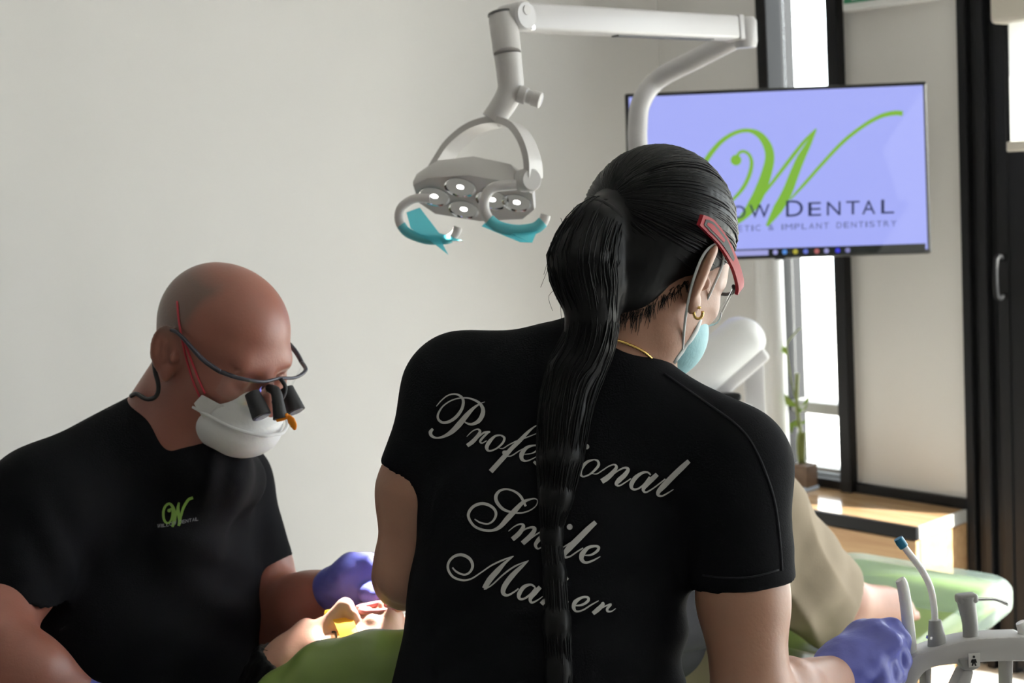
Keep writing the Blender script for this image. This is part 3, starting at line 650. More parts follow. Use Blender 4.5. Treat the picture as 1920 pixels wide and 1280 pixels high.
def rnd(s0, s1, w0, w1, rr=.08, n=6):
    o = []
    for cs, cw, a0_ in ((s1 - rr, w1 - rr, 0), (s0 + rr, w0 - rr, 90), (s0 + rr, -w0 + rr, 180), (s1 - rr, -w1 + rr, 270)):
        for i in range(n + 1):
            a_ = math.radians(a0_ + 90 * i / n); o.append((cs + math.cos(a_) * rr, cw + math.sin(a_) * rr))
    return o
pad('legrest', rnd(-.02, .62, .205, .25, .07), CZ - .055, CZ, .024)
lc_ = pad('foot_cover', rnd(-.035, .26, .225, .24, .075), CZ - .066, CZ + .010, .026, mt=m_cover)
pad('seat', rnd(.60, 1.08, .26, .28, .05), CZ - .11, CZ + .01, .035)
s_ = SDF(); wv = np.array(PX)
s_.ecap(CH(1.05, 0, CZ - .05), CH(1.45, 0, CZ + .12), wv, (.27, .06), (.26, .055), .02).ecap(CH(1.45, 0, CZ + .12), CH(Llen - .13, 0, CZ + .16), wv, (.26, .055), (.17, .05), .03)
sobj('backrest', s_, .008, m_green, ch)
s_ = SDF(); hp_ = [P(497, 1378, 1.89), P(538, 1319, 1.865), P(611, 1269, 1.845), P(700, 1248, 1.83), P(790, 1246, 1.83), P(880, 1266, 1.84)]
s_.chain(hp_, [.035, .042, .043, .042, .042, .035], .02)
_hp, _hr = crom(hp_, [.035, .042, .043, .042, .042, .035], 4)
for q in range(3, 18): s_.cone(_hp[q] - UP * .022, _hp[q] + Vector((.03, .14, -.09)), .03, .04, .012)
sobj('headrest', s_, .006, m_green, ch)
mb = MB(); mb.obox(CH(.85, 0, CZ - .15), AX * .3, PX * .17, UP * .05, .02, 3); mb.lathe(CH(.85, 0, 0), UP, [(0, .26), (.03, .26), (.05, .2), (.06, .1), (CZ - .19, .085)], 32); mb.build('pedestal', m_white, ch, True, 40)
# ------------------------------------------------------------------ assistant's instrument holder
ID = 1.78
m_hold = mat('holder_grey', (0.44, 0.43, 0.42), 0.4, var=0.03); m_lgrey = mat('connector_grey', (0.30, 0.30, 0.29), 0.4, var=0.04)
m_tipw = mat('suction_white', (0.82, 0.82, 0.80), 0.35, var=0.02, sss=.1); m_blue = mat('tip_blue', (0.01, 0.17, 0.30), 0.35, var=0.05)
I = lambda x_, y_, dd=0.0: P(x_, y_, ID + dd)
_ih = I(1830, 1400); ih = thing('instrument_holder', (_ih.x, _ih.y, 0), 'grey curved instrument holder beside the assistant with small figure label', 'instrument holder')
def slab(L, name, par, d0=-.02, d1=.03, mt=m_hold, bev=.004):
    bm = bmesh.new(); f = bm.faces.new([bm.verts.new(I(x_, y_, d0)) for x_, y_ in L]); r = bmesh.ops.extrude_face_region(bm, geom=[f])
    for v in [g for g in r['geom'] if isinstance(g, bmesh.types.BMVert)]: v.co += CF * (d1 - d0)
    bmesh.ops.recalc_face_normals(bm, faces=bm.faces)
    if bev: bmesh.ops.bevel(bm, geom=list(bm.edges), offset=bev, segments=2, affect='EDGES', profile=.5)
    for i, v in enumerate(bm.verts): v.index = i
    V = [v.co.copy() for v in bm.verts]; F = [[v.index for v in f.verts] for f in bm.faces]; bm.free()
    return mobj(name, V, F, mt, par, True, 40)
cs = lambda L: [(p.x, p.y) for p in crom([Vector((a_, b_, 0)) for a_, b_ in L], [1] * len(L), 4)[0]]
slab(cs([(1690, 1272), (1693, 1248), (1710, 1232), (1750, 1218), (1800, 1203), (1850, 1196), (1930, 1193)]) + cs([(1930, 1240), (1850, 1241), (1790, 1246), (1750, 1252), (1728, 1268), (1712, 1300)]) + [(1694, 1300)], 'holder_bar', ih)
for L in ([(1735, 1250), (1748, 1250), (1746, 1310), (1737, 1310)], [(1886, 1236), (1901, 1236), (1899, 1310), (1888, 1310)]): slab(L, 'prong', ih, -.012, .02, bev=.003)
slab([(1797, 1236), (1840, 1232), (1840, 1252), (1826, 1258), (1808, 1258)], 'bracket', ih, -.026, .0, m_lgrey)
slab([(1806, 1256), (1828, 1256), (1815, 1310), (1780, 1310)], 'support_arm', ih, -.02, .01)
lb = slab([(1816, 1226), (1838, 1224), (1838, 1249), (1817, 1251)], 'label_plate', ih, -.0285, -.0262, mat('label_white', (0.55, 0.54, 0.52), 0.5), 0)
flat(lb, 'label_figure', m_black, [blob(1826, 1231, 5), ([(1822, 1236), (1830, 1235), (1832, 1242), (1829, 1242), (1831, 1248), (1828, 1248), (1826.5, 1243), (1824, 1248), (1821.5, 1248), (1823, 1242), (1820, 1242)], [tuple(range(11))])], lambda x_, y_: I(x_, y_, -.029))
se = thing('saliva_ejector', I(1757, 1216), 'thin bent white saliva ejector with a blue tip', 'suction tip')
MB().tube([I(1758, 1222), I(1756, 1190), I(1753, 1162)], [.0125, .0105, .0075], 14).build('connector', m_lgrey, se, True, 40)
MB().tube([I(1753, 1164), I(1751, 1135), I(1744, 1100), I(1728, 1068), I(1707, 1040), I(1693, 1022)], .0042, 10, sm=6).build('tube', m_tipw, se, True, 50)
MB().tube([I(1695, 1025), I(1689, 1017), I(1684, 1009)], [.0058, .0062, .0058], 12).build('tip', m_blue, se, True, 40)
MB().tube([I(1742, 1197, -.02), I(1743, 1192, -.02)], .004, 8).build('valve_button', m_chrome, se)
sv = thing('suction_tube', I(1708, 1228), 'straight wide white suction tube standing in the holder', 'suction tube')
MB().tube([I(1709, 1240), I(1705, 1190), I(1698, 1130), I(1692, 1096), I(1687, 1086)], [.0078, .0078, .0074, .0072, .006], 14, sm=4).build('tube', m_tipw, sv, True, 60)
sy = thing('air_water_syringe', I(1816, 1205), 'grey air water syringe with a thin metal nozzle', 'syringe')
MB().tube([I(1820, 1215), I(1819, 1170), I(1813, 1135), I(1811, 1118)], [.0095, .0095, .011, .0125], 14, sm=3).build('handle', m_lgrey, sy, True, 50)
MB().obox(I(1812, 1121), cv(1, .1, 0) * .0125, CF * .01, cv(-.1, 1, 0) * .006, .004, 3).build('head', m_lgrey, sy, True, 40)
MB().tube([I(1822, 1124), I(1850, 1123), I(1868, 1124), I(1890, 1132)], [.0022, .002, .002, .003], 8, sm=4).build('nozzle', m_chrome, sy, True)
hpz = thing('handpiece', I(1925, 1200), 'pale handpiece end standing in the holder at its far end', 'handpiece')
MB().tube([I(1926, 1215), I(1922, 1185), I(1913, 1166)], [.008, .009, .006], 12, sm=3).build('handpiece_body', m_tipw, hpz, True, 50)
mb = MB(); q = I(1830, 1400); mb.tube([I(1800, 1305), I(1802, 1360), Vector((q.x, q.y, .5)), Vector((q.x, q.y, 0.02))], .018, 12); mb.lathe((q.x, q.y, 0), UP, [(0, .13), (.02, .13), (.03, .02)], 24); mb.build('stand', m_hold, ih, True, 40)
# ------------------------------------------------------------------ people: shared builders
def skinmat(name, col, dark, rough=0.45):
    m = mat(name, col, rough, var=0.10, vscale=30, bump=0.12, bscale=260, sss=0.15, ssr=(1.0, 0.35, 0.2))
    nt = m.node_tree; b = nt.nodes['Principled BSDF']; at = nt.nodes.new('ShaderNodeAttribute'); at.attribute_name = 'stubble'
    mx = nt.nodes.new('ShaderNodeMix'); mx.data_type = 'RGBA'; src = b.inputs['Base Color'].links[0].from_socket
    nt.links.new(at.outputs['Fac'], mx.inputs[0]); nt.links.new(src, mx.inputs[6]); mx.inputs[7].default_value = (*dark, 1)
    nt.links.new(mx.outputs[2], b.inputs['Base Color']); return m
def set_attr(o, vals):
    a = o.data.attributes.new('stubble', 'FLOAT', 'POINT'); a.data.foreach_set('value', np.asarray(vals, dtype=np.float32))
def axesFU(F, U):
    F = Vector(F).normalized(); U = Vector(U); U = (U - F * U.dot(F)).normalized(); Rr = F.cross(U)
    return np.array([[Rr.x, F.x, U.x], [Rr.y, F.y, U.y], [Rr.z, F.z, U.z]])
class Head:
    def __init__(s, C, M, k=1.0): s.C = np.array(C); s.M = M; s.k = k
    def g(s, x, y, z): return Vector(s.C + s.M @ (np.array((x, y, z)) * s.k))
    def d(s, x, y, z): return Vector(s.M @ np.array((x, y, z)))
    def loc(s, V): return (np.asarray(V) - s.C) @ s.M / s.k
    def build(s, S, ear=1.0, mouth_open=0.0, ez=0.0):
        k = s.k; g = s.g; M = s.M
        e = lambda c, r, kk=.015, mode='u', MM=None: S.ell(g(*c), [q * k for q in r], M if MM is None else MM, kk * k, mode)
        e((0, -.014, .004), (.0755, .094, .086)); e((0, .012, .012), (.068, .078, .074), .02)
        e((0, .032, -.055), (.060, .058, .074), .03); e((0, .04, -.096), (.047, .048, .036), .03); e((0, .076, -.118), (.02, .017, .016), .025)
        S.cone(g(-.034, .074, -.008), g(.034, .074, -.008), .014 * k, .014 * k, .022 * k)
        for sx in (-1, 1):
            e((sx * .044, .056, -.048), (.02, .024, .018), .025); e((sx * .052, .01, -.085), (.014, .03, .03), .03)
            e((sx * .031, .094, -.03), (.017, .014, .011), .014, 's'); e((sx * .031, .0745, -.03), (.0135, .0135, .0125), .006)
        S.cone(g(0, .086, -.018), g(0, .107, -.058), .008 * k, .0115 * k, .012 * k); e((0, .106, -.062), (.011, .012, .01), .008)
        for sx in (-1, 1): e((sx * .0125, .096, -.066), (.0085, .011, .0085), .007)
        S.cone(g(-.019, .086, -.088), g(.019, .086, -.088), .0065 * k, .0065 * k, .01 * k); S.cone(g(-.016, .085, -.1 - mouth_open), g(.016, .085, -.1 - mouth_open), .007 * k, .007 * k, .01 * k)
        e((0, .099, -.094 - mouth_open / 2), (.02, .012, .0018 + mouth_open * .4), .004, 's')
        for sx in (-1, 1):
            cy, sn = math.cos(.6 * sx), math.sin(.6 * sx)
            A_ = M @ np.array([[cy, -sn, 0], [sn, cy, 0], [0, 0, 1]]) @ np.array([[1, 0, 0], [0, math.cos(.2), -math.sin(.2)], [0, math.sin(.2), math.cos(.2)]])
            e((sx * .082, -.017, -.026 + ez), (.0075, .0195 * ear, .032 * ear), .004, 'u', A_)
            e((sx * .0895, -.012, -.024 + ez), (.0075, .0125 * ear, .0215 * ear), .003, 's', A_); e((sx * .081, -.008, -.050 * ear + ez), (.0065, .010, .012), .005)
            e((sx * .080, -.002, -.030 + ez), (.006, .005, .008), .004); S.cone(g(sx * .086, -.02, -.012 + ez), g(sx * .085, -.014, -.04 + ez), .0035 * k, .003 * k, .003 * k)
        return s
def wob(V, sc, seed, amp):                 # soft fold noise
    r = np.random.RandomState(seed); d = np.zeros(len(V))
    for i in range(7):
        w_ = r.normal(size=3) * sc * (1 + .5 * i); d += np.sin(V @ w_ + r.rand() * 6.28 + 1.4 * np.sin(V @ (r.normal(size=3) * sc * .6))) / (1 + .6 * i)
    return d * amp / 2.2
m_tee = mat('black_tshirt', (0.0065, 0.0065, 0.008), 0.85, var=0.15, vscale=10, bump=0.25, bscale=500, spec=0.08)
m_pants = mat('black_trousers', (0.012, 0.012, 0.014), 0.85, var=0.2, spec=0.15)
m_shoe = mat('black_shoe', (0.02, 0.02, 0.02), 0.5, var=0.1)
m_glove = mat('violet_nitrile', (0.10, 0.11, 0.42), 0.42, var=0.12, vscale=14, bump=0.5, bscale=70)
m_hair = mat('black_hair', (0.0035, 0.0035, 0.004), 0.42, var=0.2, vscale=40, spec=0.22)
m_gold = mat('gold', (0.75, 0.50, 0.16), 0.25, metal=1.0, var=0.05)
m_lens = glassmat('clear_lens', (0.98, 0.99, 1.0), 0.10, 0.03)
def print_on(bvh, off):
    def f(x, y):
        d_ = ray(x, y).normalized(); h = bvh.ray_cast(CAM, d_)
        return (h[0] if h[0] is not None else CAM + d_ * 1.6) - d_ * off
    return f
def hand(S, wrist, palm_c, tips, r=.0105):
    for chn in tips: S.chain(chn, [r * 1.05] * (len(chn) - 1) + [r * .8], .006)
# ------------------------------------------------------------------ the assistant in the foreground
sk_w = skinmat('assistant_skin', (0.37, 0.195, 0.13), (0.02, 0.015, 0.012))
HW = Head(P(1243, 452, 1.66), axes(cv(.52, -.43, .74), cv(.746, -.197, -.639)))
hipw = P(1005, 1330, 1.62)
wo = thing('person', (hipw.x, hipw.y + .03, 0), 'woman seen from behind in black lettered T-shirt, long black ponytail, red-armed glasses', 'person')
S = SDF(); HW.build(S, 1.18, 0, -.012)
nb = P(1140, 690, 1.645)
S.cone(HW.g(0, -.03, -.07), nb, .05, .056, .03); S.cone(HW.g(0, .01, -.085), P(1185, 700, 1.66), .04, .05, .03)
S.cone(P(870, 728, 1.67), P(1350, 865, 1.6), .04, .04, .03); S.ecap(P(1010, 1300, 1.61), P(1070, 800, 1.65), cv(1, -.27, -.1), (.12, .07), (.13, .065), .04)
wsh_l, wel_l, wwr_l = P(835, 745, 1.67), P(768, 1064, 1.67), P(750, 1088, 1.93)
S.chain([wsh_l, P(786, 920, 1.67), wel_l], [.045, .044, .038], .03); S.chain([wel_l, P(760, 1080, 1.78), wwr_l], [.038, .037, .025], .02)
wsh_r, wel_r, wwr_r = P(1385, 885, 1.59), P(1412, 1330, 1.54), P(1580, 1268, 1.73)
S.chain([wsh_r, P(1393, 1120, 1.57), wel_r], [.047, .0445, .042], .03); S.chain([wel_r, P(1470, 1305, 1.60), wwr_r], [.041, .04, .026], .02)
wb = sobj('body', S, .003, sk_w, wo, 1); set_attr(wb, np.zeros(len(wb.data.vertices)))
# T-shirt
S = SDF(); wd_ = cv(1, -.26, -.12)
S.ecap(P(1003, 1345, 1.6), P(1024, 1130, 1.62), wd_, (.166, .108), (.150, .095), .03).ecap(P(1024, 1130, 1.62), P(1046, 960, 1.64), wd_, (.150, .095), (.158, .1), .03).ecap(P(1046, 960, 1.64), P(1068, 835, 1.65), wd_, (.158, .1), (.168, .092), .03)
S.cone(P(868, 727, 1.67), P(1060, 708, 1.645), .058, .058, .03); S.cone(P(1060, 708, 1.645), P(1180, 742, 1.63), .058, .051, .03); S.cone(P(1180, 742, 1.63), P(1362, 868, 1.59), .051, .06, .03)
S.cone(P(868, 735, 1.67), P(1360, 880, 1.6), .06, .062, .04)
S.cone(P(856, 748, 1.67), P(772, 930, 1.67), .062, .0475, .02, clip=[(P(745, 882, 1.67), cv(-.47, -.88, 0))])
S.cone(P(1372, 882, 1.59), P(1400, 1150, 1.57), .063, .055, .02, clip=[(P(1400, 1094, 1.57), cv(.12, -1, 0))])
S.cone(P(1130, 668, 1.64), nb, .058, .062, .015)
def wdisp(V):
    d = wob(V, 9, 3, .0022)
    c = (np.asarray(V) - np.array(CAM)); dep = c @ np.array(CF); py = 640 - c @ np.array(CU) / dep * FPX; px = 960 + c @ np.array(CR) / dep * FPX
    low = np.clip((py - 980) / 150, 0, 1)
    d += low * .0028 * np.sin((py + .25 * (px - 1000) + 18 * np.sin(px / 70)) / 15.0)
    arm = np.exp(-(((px - 1270) / 90) ** 2 + ((py - 1040) / 110) ** 2)); d += arm * .002 * np.sin((py * .8 - px * .9) / 14.0)
    arm = np.exp(-(((px - 810) / 60) ** 2 + ((py - 900) / 90) ** 2)); d += arm * .002 * np.sin((py * .8 + px * .9) / 13.0)
    for q, n, sel in ((P(745, 882, 1.67), cv(-.47, -.88, 0), px < 812), (P(1400, 1094, 1.57), cv(.12, -1, 0), px > 1296)):
        dist = -((np.asarray(V) - np.array(q)) @ np.array(n)); d = np.where(sel, d * np.clip((dist - .008) / .03, 0, 1), d)
    return d
wt = sobj('t_shirt', S, .0036, m_tee, wo, 1, wdisp); wtb = bvh_of(wt); wbb = bvh_of(wb)
# lettering on the back
m_print = mat('silver_print', (0.5, 0.49, 0.475), 0.45, var=0.05)
def tr(L, x0, y0, s): return [ribbon([(x0 + a / s, y0 + b / s, w_ * 1.05 / s) for a, b, w_ in q]) for q in L]
T1 = tr([
 [(200,295,9),(260,225,14),(350,152,16),(450,132,20),(530,165,30),(560,230,36),(540,330,38),(470,430,42),(380,495,38),(290,512,32),(228,470,30),(225,395,26),(290,292,18),(400,217,16),(520,185,16),(640,188,20),(760,240,32),(818,320,46),(815,405,58),(765,490,52),(680,533,34),(610,522,22),(568,492,12)],
 [(848,235,6),(780,262,16),(695,320,36),(600,420,62),(500,540,72),(410,630,60),(310,692,36),(210,716,20),(140,690,36),(122,640,48),(155,595,30)],
 [(605,700,7),(680,628,14),(750,600,18),(782,632,34),(740,705,48),(680,770,54),(612,820,48)],[(690,775,10),(770,700,16),(830,648,24),(890,640,34),(918,632,14)],[(880,652,26),(820,712,30),(785,762,30),(812,785,16),(870,752,12)],
 [(1060,680,18),(985,692,26),(910,765,48),(872,840,48),(900,888,24),(990,864,18),(1080,790,28),(1108,718,30),(1060,680,18)],[(1030,850,6),(1090,855,13),(1160,812,13),(1260,762,16),(1370,722,16),(1480,680,13),(1600,630,5)],
 [(1582,528,6),(1500,572,18),(1410,650,38),(1310,755,52),(1210,850,52),(1120,950,60),(1020,1060,62),(925,1165,62)],[(1090,935,10),(1098,905,36),(1140,890,8)],[(1120,960,10),(1200,955,16),(1300,892,14),(1400,840,10)],
 [(1375,935,8),(1480,920,14),(1548,872,24),(1556,822,20),(1490,818,22),(1400,850,42),(1340,930,60),(1342,998,44),(1400,1024,20),(1500,985,13),(1610,915,6)],
 [(1690,850,8),(1640,930,20),(1640,1010,42),(1560,1070,44),(1500,1030,30)],[(1860,900,8),(1815,980,20),(1815,1060,42),(1740,1110,40),(1690,1080,24)]], 790, 720, 7.1125)
T2 = tr([
 [(205,430,45),(140,520,50),(90,600,40),(120,640,18),(200,600,12)],
 [(430,490,15),(330,525,40),(250,610,50),(226,690,46),(262,745,22),(360,715,22),(450,640,36),(500,570,38),(485,510,30),(430,490,15)],[(400,700,8),(470,705,16),(560,650,17),(650,592,17),(735,566,22),(765,610,44),(700,700,66),(620,770,76),(545,818,74)],
 [(610,810,10),(700,728,16),(800,652,20),(895,612,28),(942,642,48),(890,722,66),(805,800,72),(762,858,42),(810,882,22),(900,832,17),(985,775,16)],
 [(1280,722,20),(1235,682,24),(1150,692,38),(1050,765,62),(992,860,62),(1005,928,36),(1075,934,24),(1170,872,26),(1265,750,26)],[(1378,712,60),(1300,785,72),(1212,872,66),(1168,940,46),(1205,980,26),(1290,940,19),(1400,860,19),(1500,780,19)],
 [(1855,512,60),(1750,610,78),(1620,735,82),(1480,880,82),(1402,965,62),(1392,1020,42),(1450,1036,24),(1540,990,20),(1625,935,10)]], 1060, 800, 8.0) + [blob(1060 + 320 / 8, 800 + 297 / 8, 80 / 8)]
T3 = tr([
 [(205,500,14),(280,545,20),(380,560,20),(450,512,26),(480,432,32),(450,362,34),(370,312,36),(280,302,36),(190,338,36),(132,412,36),(132,490,33),(200,588,30),(310,638,30),(430,645,30),(530,600,48),(630,490,66),(730,382,62),(830,282,42),(920,245,22),(985,238,14),(1015,268,12),(990,332,12),(910,390,15),(800,420,19),(680,410,24),(570,370,36),(492,282,42),(480,202,42),(530,135,30),(620,116,20),(720,145,26),(800,212,32),(862,335,28)],
 [(640,655,8),(720,592,15),(800,562,22),(832,594,44),(780,680,58),(690,760,56)],[(720,750,10),(820,652,17),(915,607,22),(978,622,44),(930,710,62),(820,812,60)],[(865,800,10),(950,732,15),(1030,677,17),(1095,655,24),(1085,705,48),(1030,762,54),(988,828,42),(1012,878,22),(1060,865,16),(1115,830,10)],
 [(1335,728,46),(1290,778,44),(1230,852,42),(1218,890,28),(1262,905,14),(1330,870,14),(1440,800,16)],
 [(1762,538,52),(1660,632,68),(1540,752,74),(1420,872,78),(1362,950,50),(1372,988,32),(1430,980,19),(1520,920,17),(1600,870,16)],
 [(1610,965,10),(1700,960,24),(1780,910,34),(1800,862,32),(1750,846,28),(1660,870,42),(1590,950,66),(1582,1018,50),(1632,1058,30),(1720,1035,23),(1822,980,10)]], 860, 900, 6.857) + [blob(860 + 1428 / 6.857, 900 + 600 / 6.857, 76 / 6.857)]
T4 = tr([
 [(155,240,14),(200,285,19),(280,313,18),(340,280,22),(363,215,28),(330,147,30),(250,108,30),(170,127,26),(117,187,24),(112,260,24),(162,335,22),(260,370,20),(350,354,15),(450,290,13),(560,216,15),(680,160,17),(785,122,7)],
 [(780,125,8),(700,187,28),(620,272,52),(540,362,56),(482,455,46)],[(480,465,12),(560,420,13),(680,310,15),(800,225,17),(940,167,6)],[(936,168,8),(870,226,32),(770,322,52),(692,430,52),(678,500,42),(722,525,22),(790,490,15),(835,455,14)],
 [(1005,440,16),(960,415,20),(890,440,38),(842,510,42),(845,558,26),(892,560,19),(960,512,21),(1015,445,20)],[(1058,440,40),(1000,502,48),(957,560,36),(972,600,22),(1030,575,13),(1085,535,6)],
 [(1345,345,24),(1230,452,42),(1070,615,44)],[(1150,540,10),(1230,500,16),(1260,540,30),(1300,600,24),(1350,590,10)],
 [(1410,632,10),(1490,622,22),(1550,582,28),(1548,547,22),(1490,547,22),(1420,592,42),(1402,650,36),(1432,690,18),(1500,675,15),(1580,625,15),(1660,580,8)],
 [(1695,596,22),(1700,622,40),(1650,672,46),(1600,712,38)],[(1635,692,8),(1720,640,13),(1785,618,20),(1750,660,26),(1752,688,22),(1790,690,13),(1835,660,6)]], 820, 1020, 5.486)
pf = print_on(wtb, .0016)
for nm_, prt in (('lettering', T1 + T2), ('lettering', T3), ('lettering', T4)):
    o = flat(wt, nm_, m_print, prt, pf); o['kind'] = 'stuff'
# shoulder seam and sleeve hem of the T-shirt
m_seam = mat('shirt_seam', (0.016, 0.016, 0.020), 0.7, var=0.1, spec=0.2)
def on(bvh, L, off, sub=5):
    pts = crom([Vector((a, b, 0)) for a, b in L], [1] * len(L), sub)[0]; f = print_on(bvh, off); return [f(p.x, p.y) for p in pts]
MB().tube(on(wtb, [(1245, 700), (1320, 752), (1385, 800), (1420, 850), (1450, 930), (1462, 1010), (1466, 1070)], .0004), .0016, 6).build('shoulder_seam', m_seam, wt, True)
MB().tube(on(wtb, [(1318, 1078), (1360, 1083), (1410, 1081), (1460, 1068)], .0002), .0011, 6).build('sleeve_hem', m_seam, wt, True)
# trousers and shoes
S = SDF(); fx = Vector((hipw.x, hipw.y + .03, 0)); fr = Vector((.86, .5, 0)).normalized(); sd_ = Vector((.97, .2, 0)).normalized()
S.ecap(Vector((hipw.x, hipw.y, hipw.z + .02)), Vector((fx.x, fx.y, .82)), sd_, (.155, .1), (.165, .115), .03)
for q in (-1, 1): S.chain([fx + sd_ * .085 * q + UP * .82, fx + sd_ * .09 * q + UP * .48, fx + sd_ * .09 * q + UP * .09], [.09, .065, .05], .03)
sobj('trousers', S, .008, m_pants, wo, 1)
for q in (-1, 1):
    S = SDF(); c0 = fx + sd_ * .09 * q + UP * .038; tn_ = Vector((.2, .98, 0)); S.ecap(c0 - tn_ * .05, c0 + tn_ * .13, sd_, (.036, .036), (.042, .026), .02); sobj('shoe', S, .006, m_shoe, wo, 1)
# hair
S = SDF(); hn = HW.d(0, .66, -.75); hq = HW.g(0, .005, -.02)
S.ell(HW.g(0, -.014, .005), (.083, .103, .096), HW.M, .01, clip=[(hq, hn)])
S.ell(HW.g(0, -.05, -.062), (.059, .05, .060), HW.M, .02, clip=[(HW.g(0, -.02, -.104), HW.d(0, .5, -.86))])
tie = P(1146, 396, 1.585)
def onback(px, py, r): 
    h = print_on(wtb, r * .2)(px, py); return h
pony = [(tie, .018), (P(1122, 425, 1.575), .029), (P(1097, 490, 1.562), .036), (P(1106, 545, 1.563), .031), (P(1112, 592, 1.565), .024), (P(1104, 640, 1.568), .025)] + [(onback(px, py, r), r) for px, py, r in ((1078, 700, .027), (1060, 770, .025), (1051, 850, .0225), (1042, 930, .016), (1034, 1000, .009), (1040, 1080, .0105), (1044, 1170, .012), (1048, 1260, .012), (1047, 1330, .011))]
S.chain([p for p, r in pony], [r for p, r in pony], .015)
hr = sobj('hair', S, .0035, m_hair, wo, 1, lambda V: wob(V, 60, 9, .0012))
rng = random.Random(4)
mb = MB(); tl = HW.loc(np.array(tie)); td = np.array(tl) / np.array((.083, .103, .096)); td /= np.linalg.norm(td)
cnt = 0
while cnt < 620:
    v = np.array([rng.gauss(0, 1) for _ in range(3)]); v /= np.linalg.norm(v); p = v * np.array((.083, .103, .096)) + np.array((0, -.014, .005))
    if p[2] < -.03 + .88 * (p[1] - .0): continue
    if v @ td > .93: continue
    om = math.acos(max(-1, min(1, v @ td))); pts = []; ph = rng.random() * 6
    for i in range(11):
        t = i / 10; w_ = (math.sin((1 - t) * om) * v + math.sin(t * om) * td) / math.sin(om)
        pts.append(HW.g(*(w_ * (np.array((.083, .103, .096)) + .0005 + .0006 * math.sin(3 * t + ph)) + np.array((0, -.014, .005)))))
    mb.tube(pts, [.0004] + [.0011] * 9 + [.0008], 4, cap=False); cnt += 1
pp_, pr_ = crom([p for p, r in pony], [r for p, r in pony], 5)
for i in range(420):
    a = rng.random() * 2 * math.pi; rr = .97 + .22 * rng.random() ** 2; tw = rng.uniform(-.9, .9); i0 = rng.randint(0, 12) if i % 3 else 0; i1 = len(pp_) - rng.randint(0, 20)
    pts = []
    for j in range(i0, i1, 2):
        t = (pp_[min(j + 1, len(pp_) - 1)] - pp_[max(j - 1, 0)]).normalized(); nx = (CR - t * CR.dot(t)).normalized(); ny = t.cross(nx); aa = a + tw * j / len(pp_) * 2
        pts.append(pp_[j] + (nx * math.cos(aa) + ny * math.sin(aa)) * pr_[j] * rr)
    if len(pts) > 3: mb.tube(pts, [.0007] * (len(pts) - 1) + [.0003], 4, cap=False)
for i in range(46):      # loose flyaway hairs at the nape and beside the ponytail
    x0, y0 = rng.uniform(1050, 1130), rng.uniform(380, 640); s_ = -1 if rng.random() < .7 else 1
    mb.tube([P(x0, y0, 1.56), P(x0 + s_ * rng.uniform(10, 30), y0 + rng.uniform(-5, 40), 1.56), P(x0 + s_ * rng.uniform(15, 50), y0 + rng.uniform(20, 90), 1.565)], [.0003] * 3, 3, sm=4, cap=False)
o = mobj('hair_strands', mb.v, mb.f, m_hair, hr, True); o['kind'] = 'stuff'
tq = P(1136, 410, 1.578); ta_ = (pony[1][0] - pony[0][0]).normalized(); tb_ = (CU - ta_ * CU.dot(ta_)).normalized(); tc2 = ta_.cross(tb_)
MB().tube([tq + (tb_ * math.sin(a) + tc2 * math.cos(a)) * .0245 for a in [i * math.pi / 12 for i in range(25)]], .0048, 8, cap=False).build('hair_tie', mat('hair_tie', (0.006, 0.006, 0.006), .8, var=.1), hr, True)
mb = MB()
for i in range(150):
    x0 = rng.uniform(1140, 1290); y0 = 584 - max(0, x0 - 1200) * .6 + rng.uniform(-8, 6); ll = rng.uniform(8, 42) * (1 if x0 < 1230 else .6); dx = rng.uniform(-12, 6)
    mb.tube(on(wbb, [(x0, y0), (x0 + dx * .5, y0 + ll * .5), (x0 + dx, y0 + ll)], .0006, 3), [.0005, .0005, .0004, .0004, .0003, .0003, .0002], 3, cap=False)
o = mobj('nape_wisps', mb.v, mb.f, m_hair, hr, True); o['kind'] = 'stuff'
# mask
m_mask = mat('surgical_mask', (0.26, 0.50, 0.55), 0.6, var=0.05, bump=0.3, bscale=150, sss=.1); m_maskw = mat('mask_edge', (0.62, 0.66, 0.66), 0.6, var=0.03)
S = SDF(); S.ell(HW.g(0, .045, -.09), (.069, .072, .062), HW.M, .01, clip=[(HW.g(0, .034, -.09), HW.d(0, -1, .05)), (HW.g(0, .1, -.04), HW.d(0, .35, 1))])
S.ell(HW.g(0, .08, -.065), (.02, .035, .03), HW.M, .02)
S.ell(HW.g(0, .03, -.09), (.065, .078, .059), HW.M, .004, 's')
mk = sobj('face_mask', S, .0022, m_mask, wo, 1)
loopA = HW.g(.064, .036, -.056); loopB = HW.g(.062, .036, -.112)
MB().tube([HW.g(.0625, .036, -.05), HW.g(.069, .035, -.085), HW.g(.058, .036, -.128)], [.004, .0045, .004], 6, sm=4, flat=.35).build('mask_edge', m_maskw, mk, True)
lp = [loopB, HW.g(.077, -.008, -.085), HW.g(.085, -.034, -.052), HW.g(.086, -.036, -.018), HW.g(.085, -.014, .004), HW.g(.081, .010, -.008), HW.g(.074, .022, -.035), loopA]
MB().tube(lp, .0016, 6, sm=5).build('ear_loop', m_maskw, mk, True)
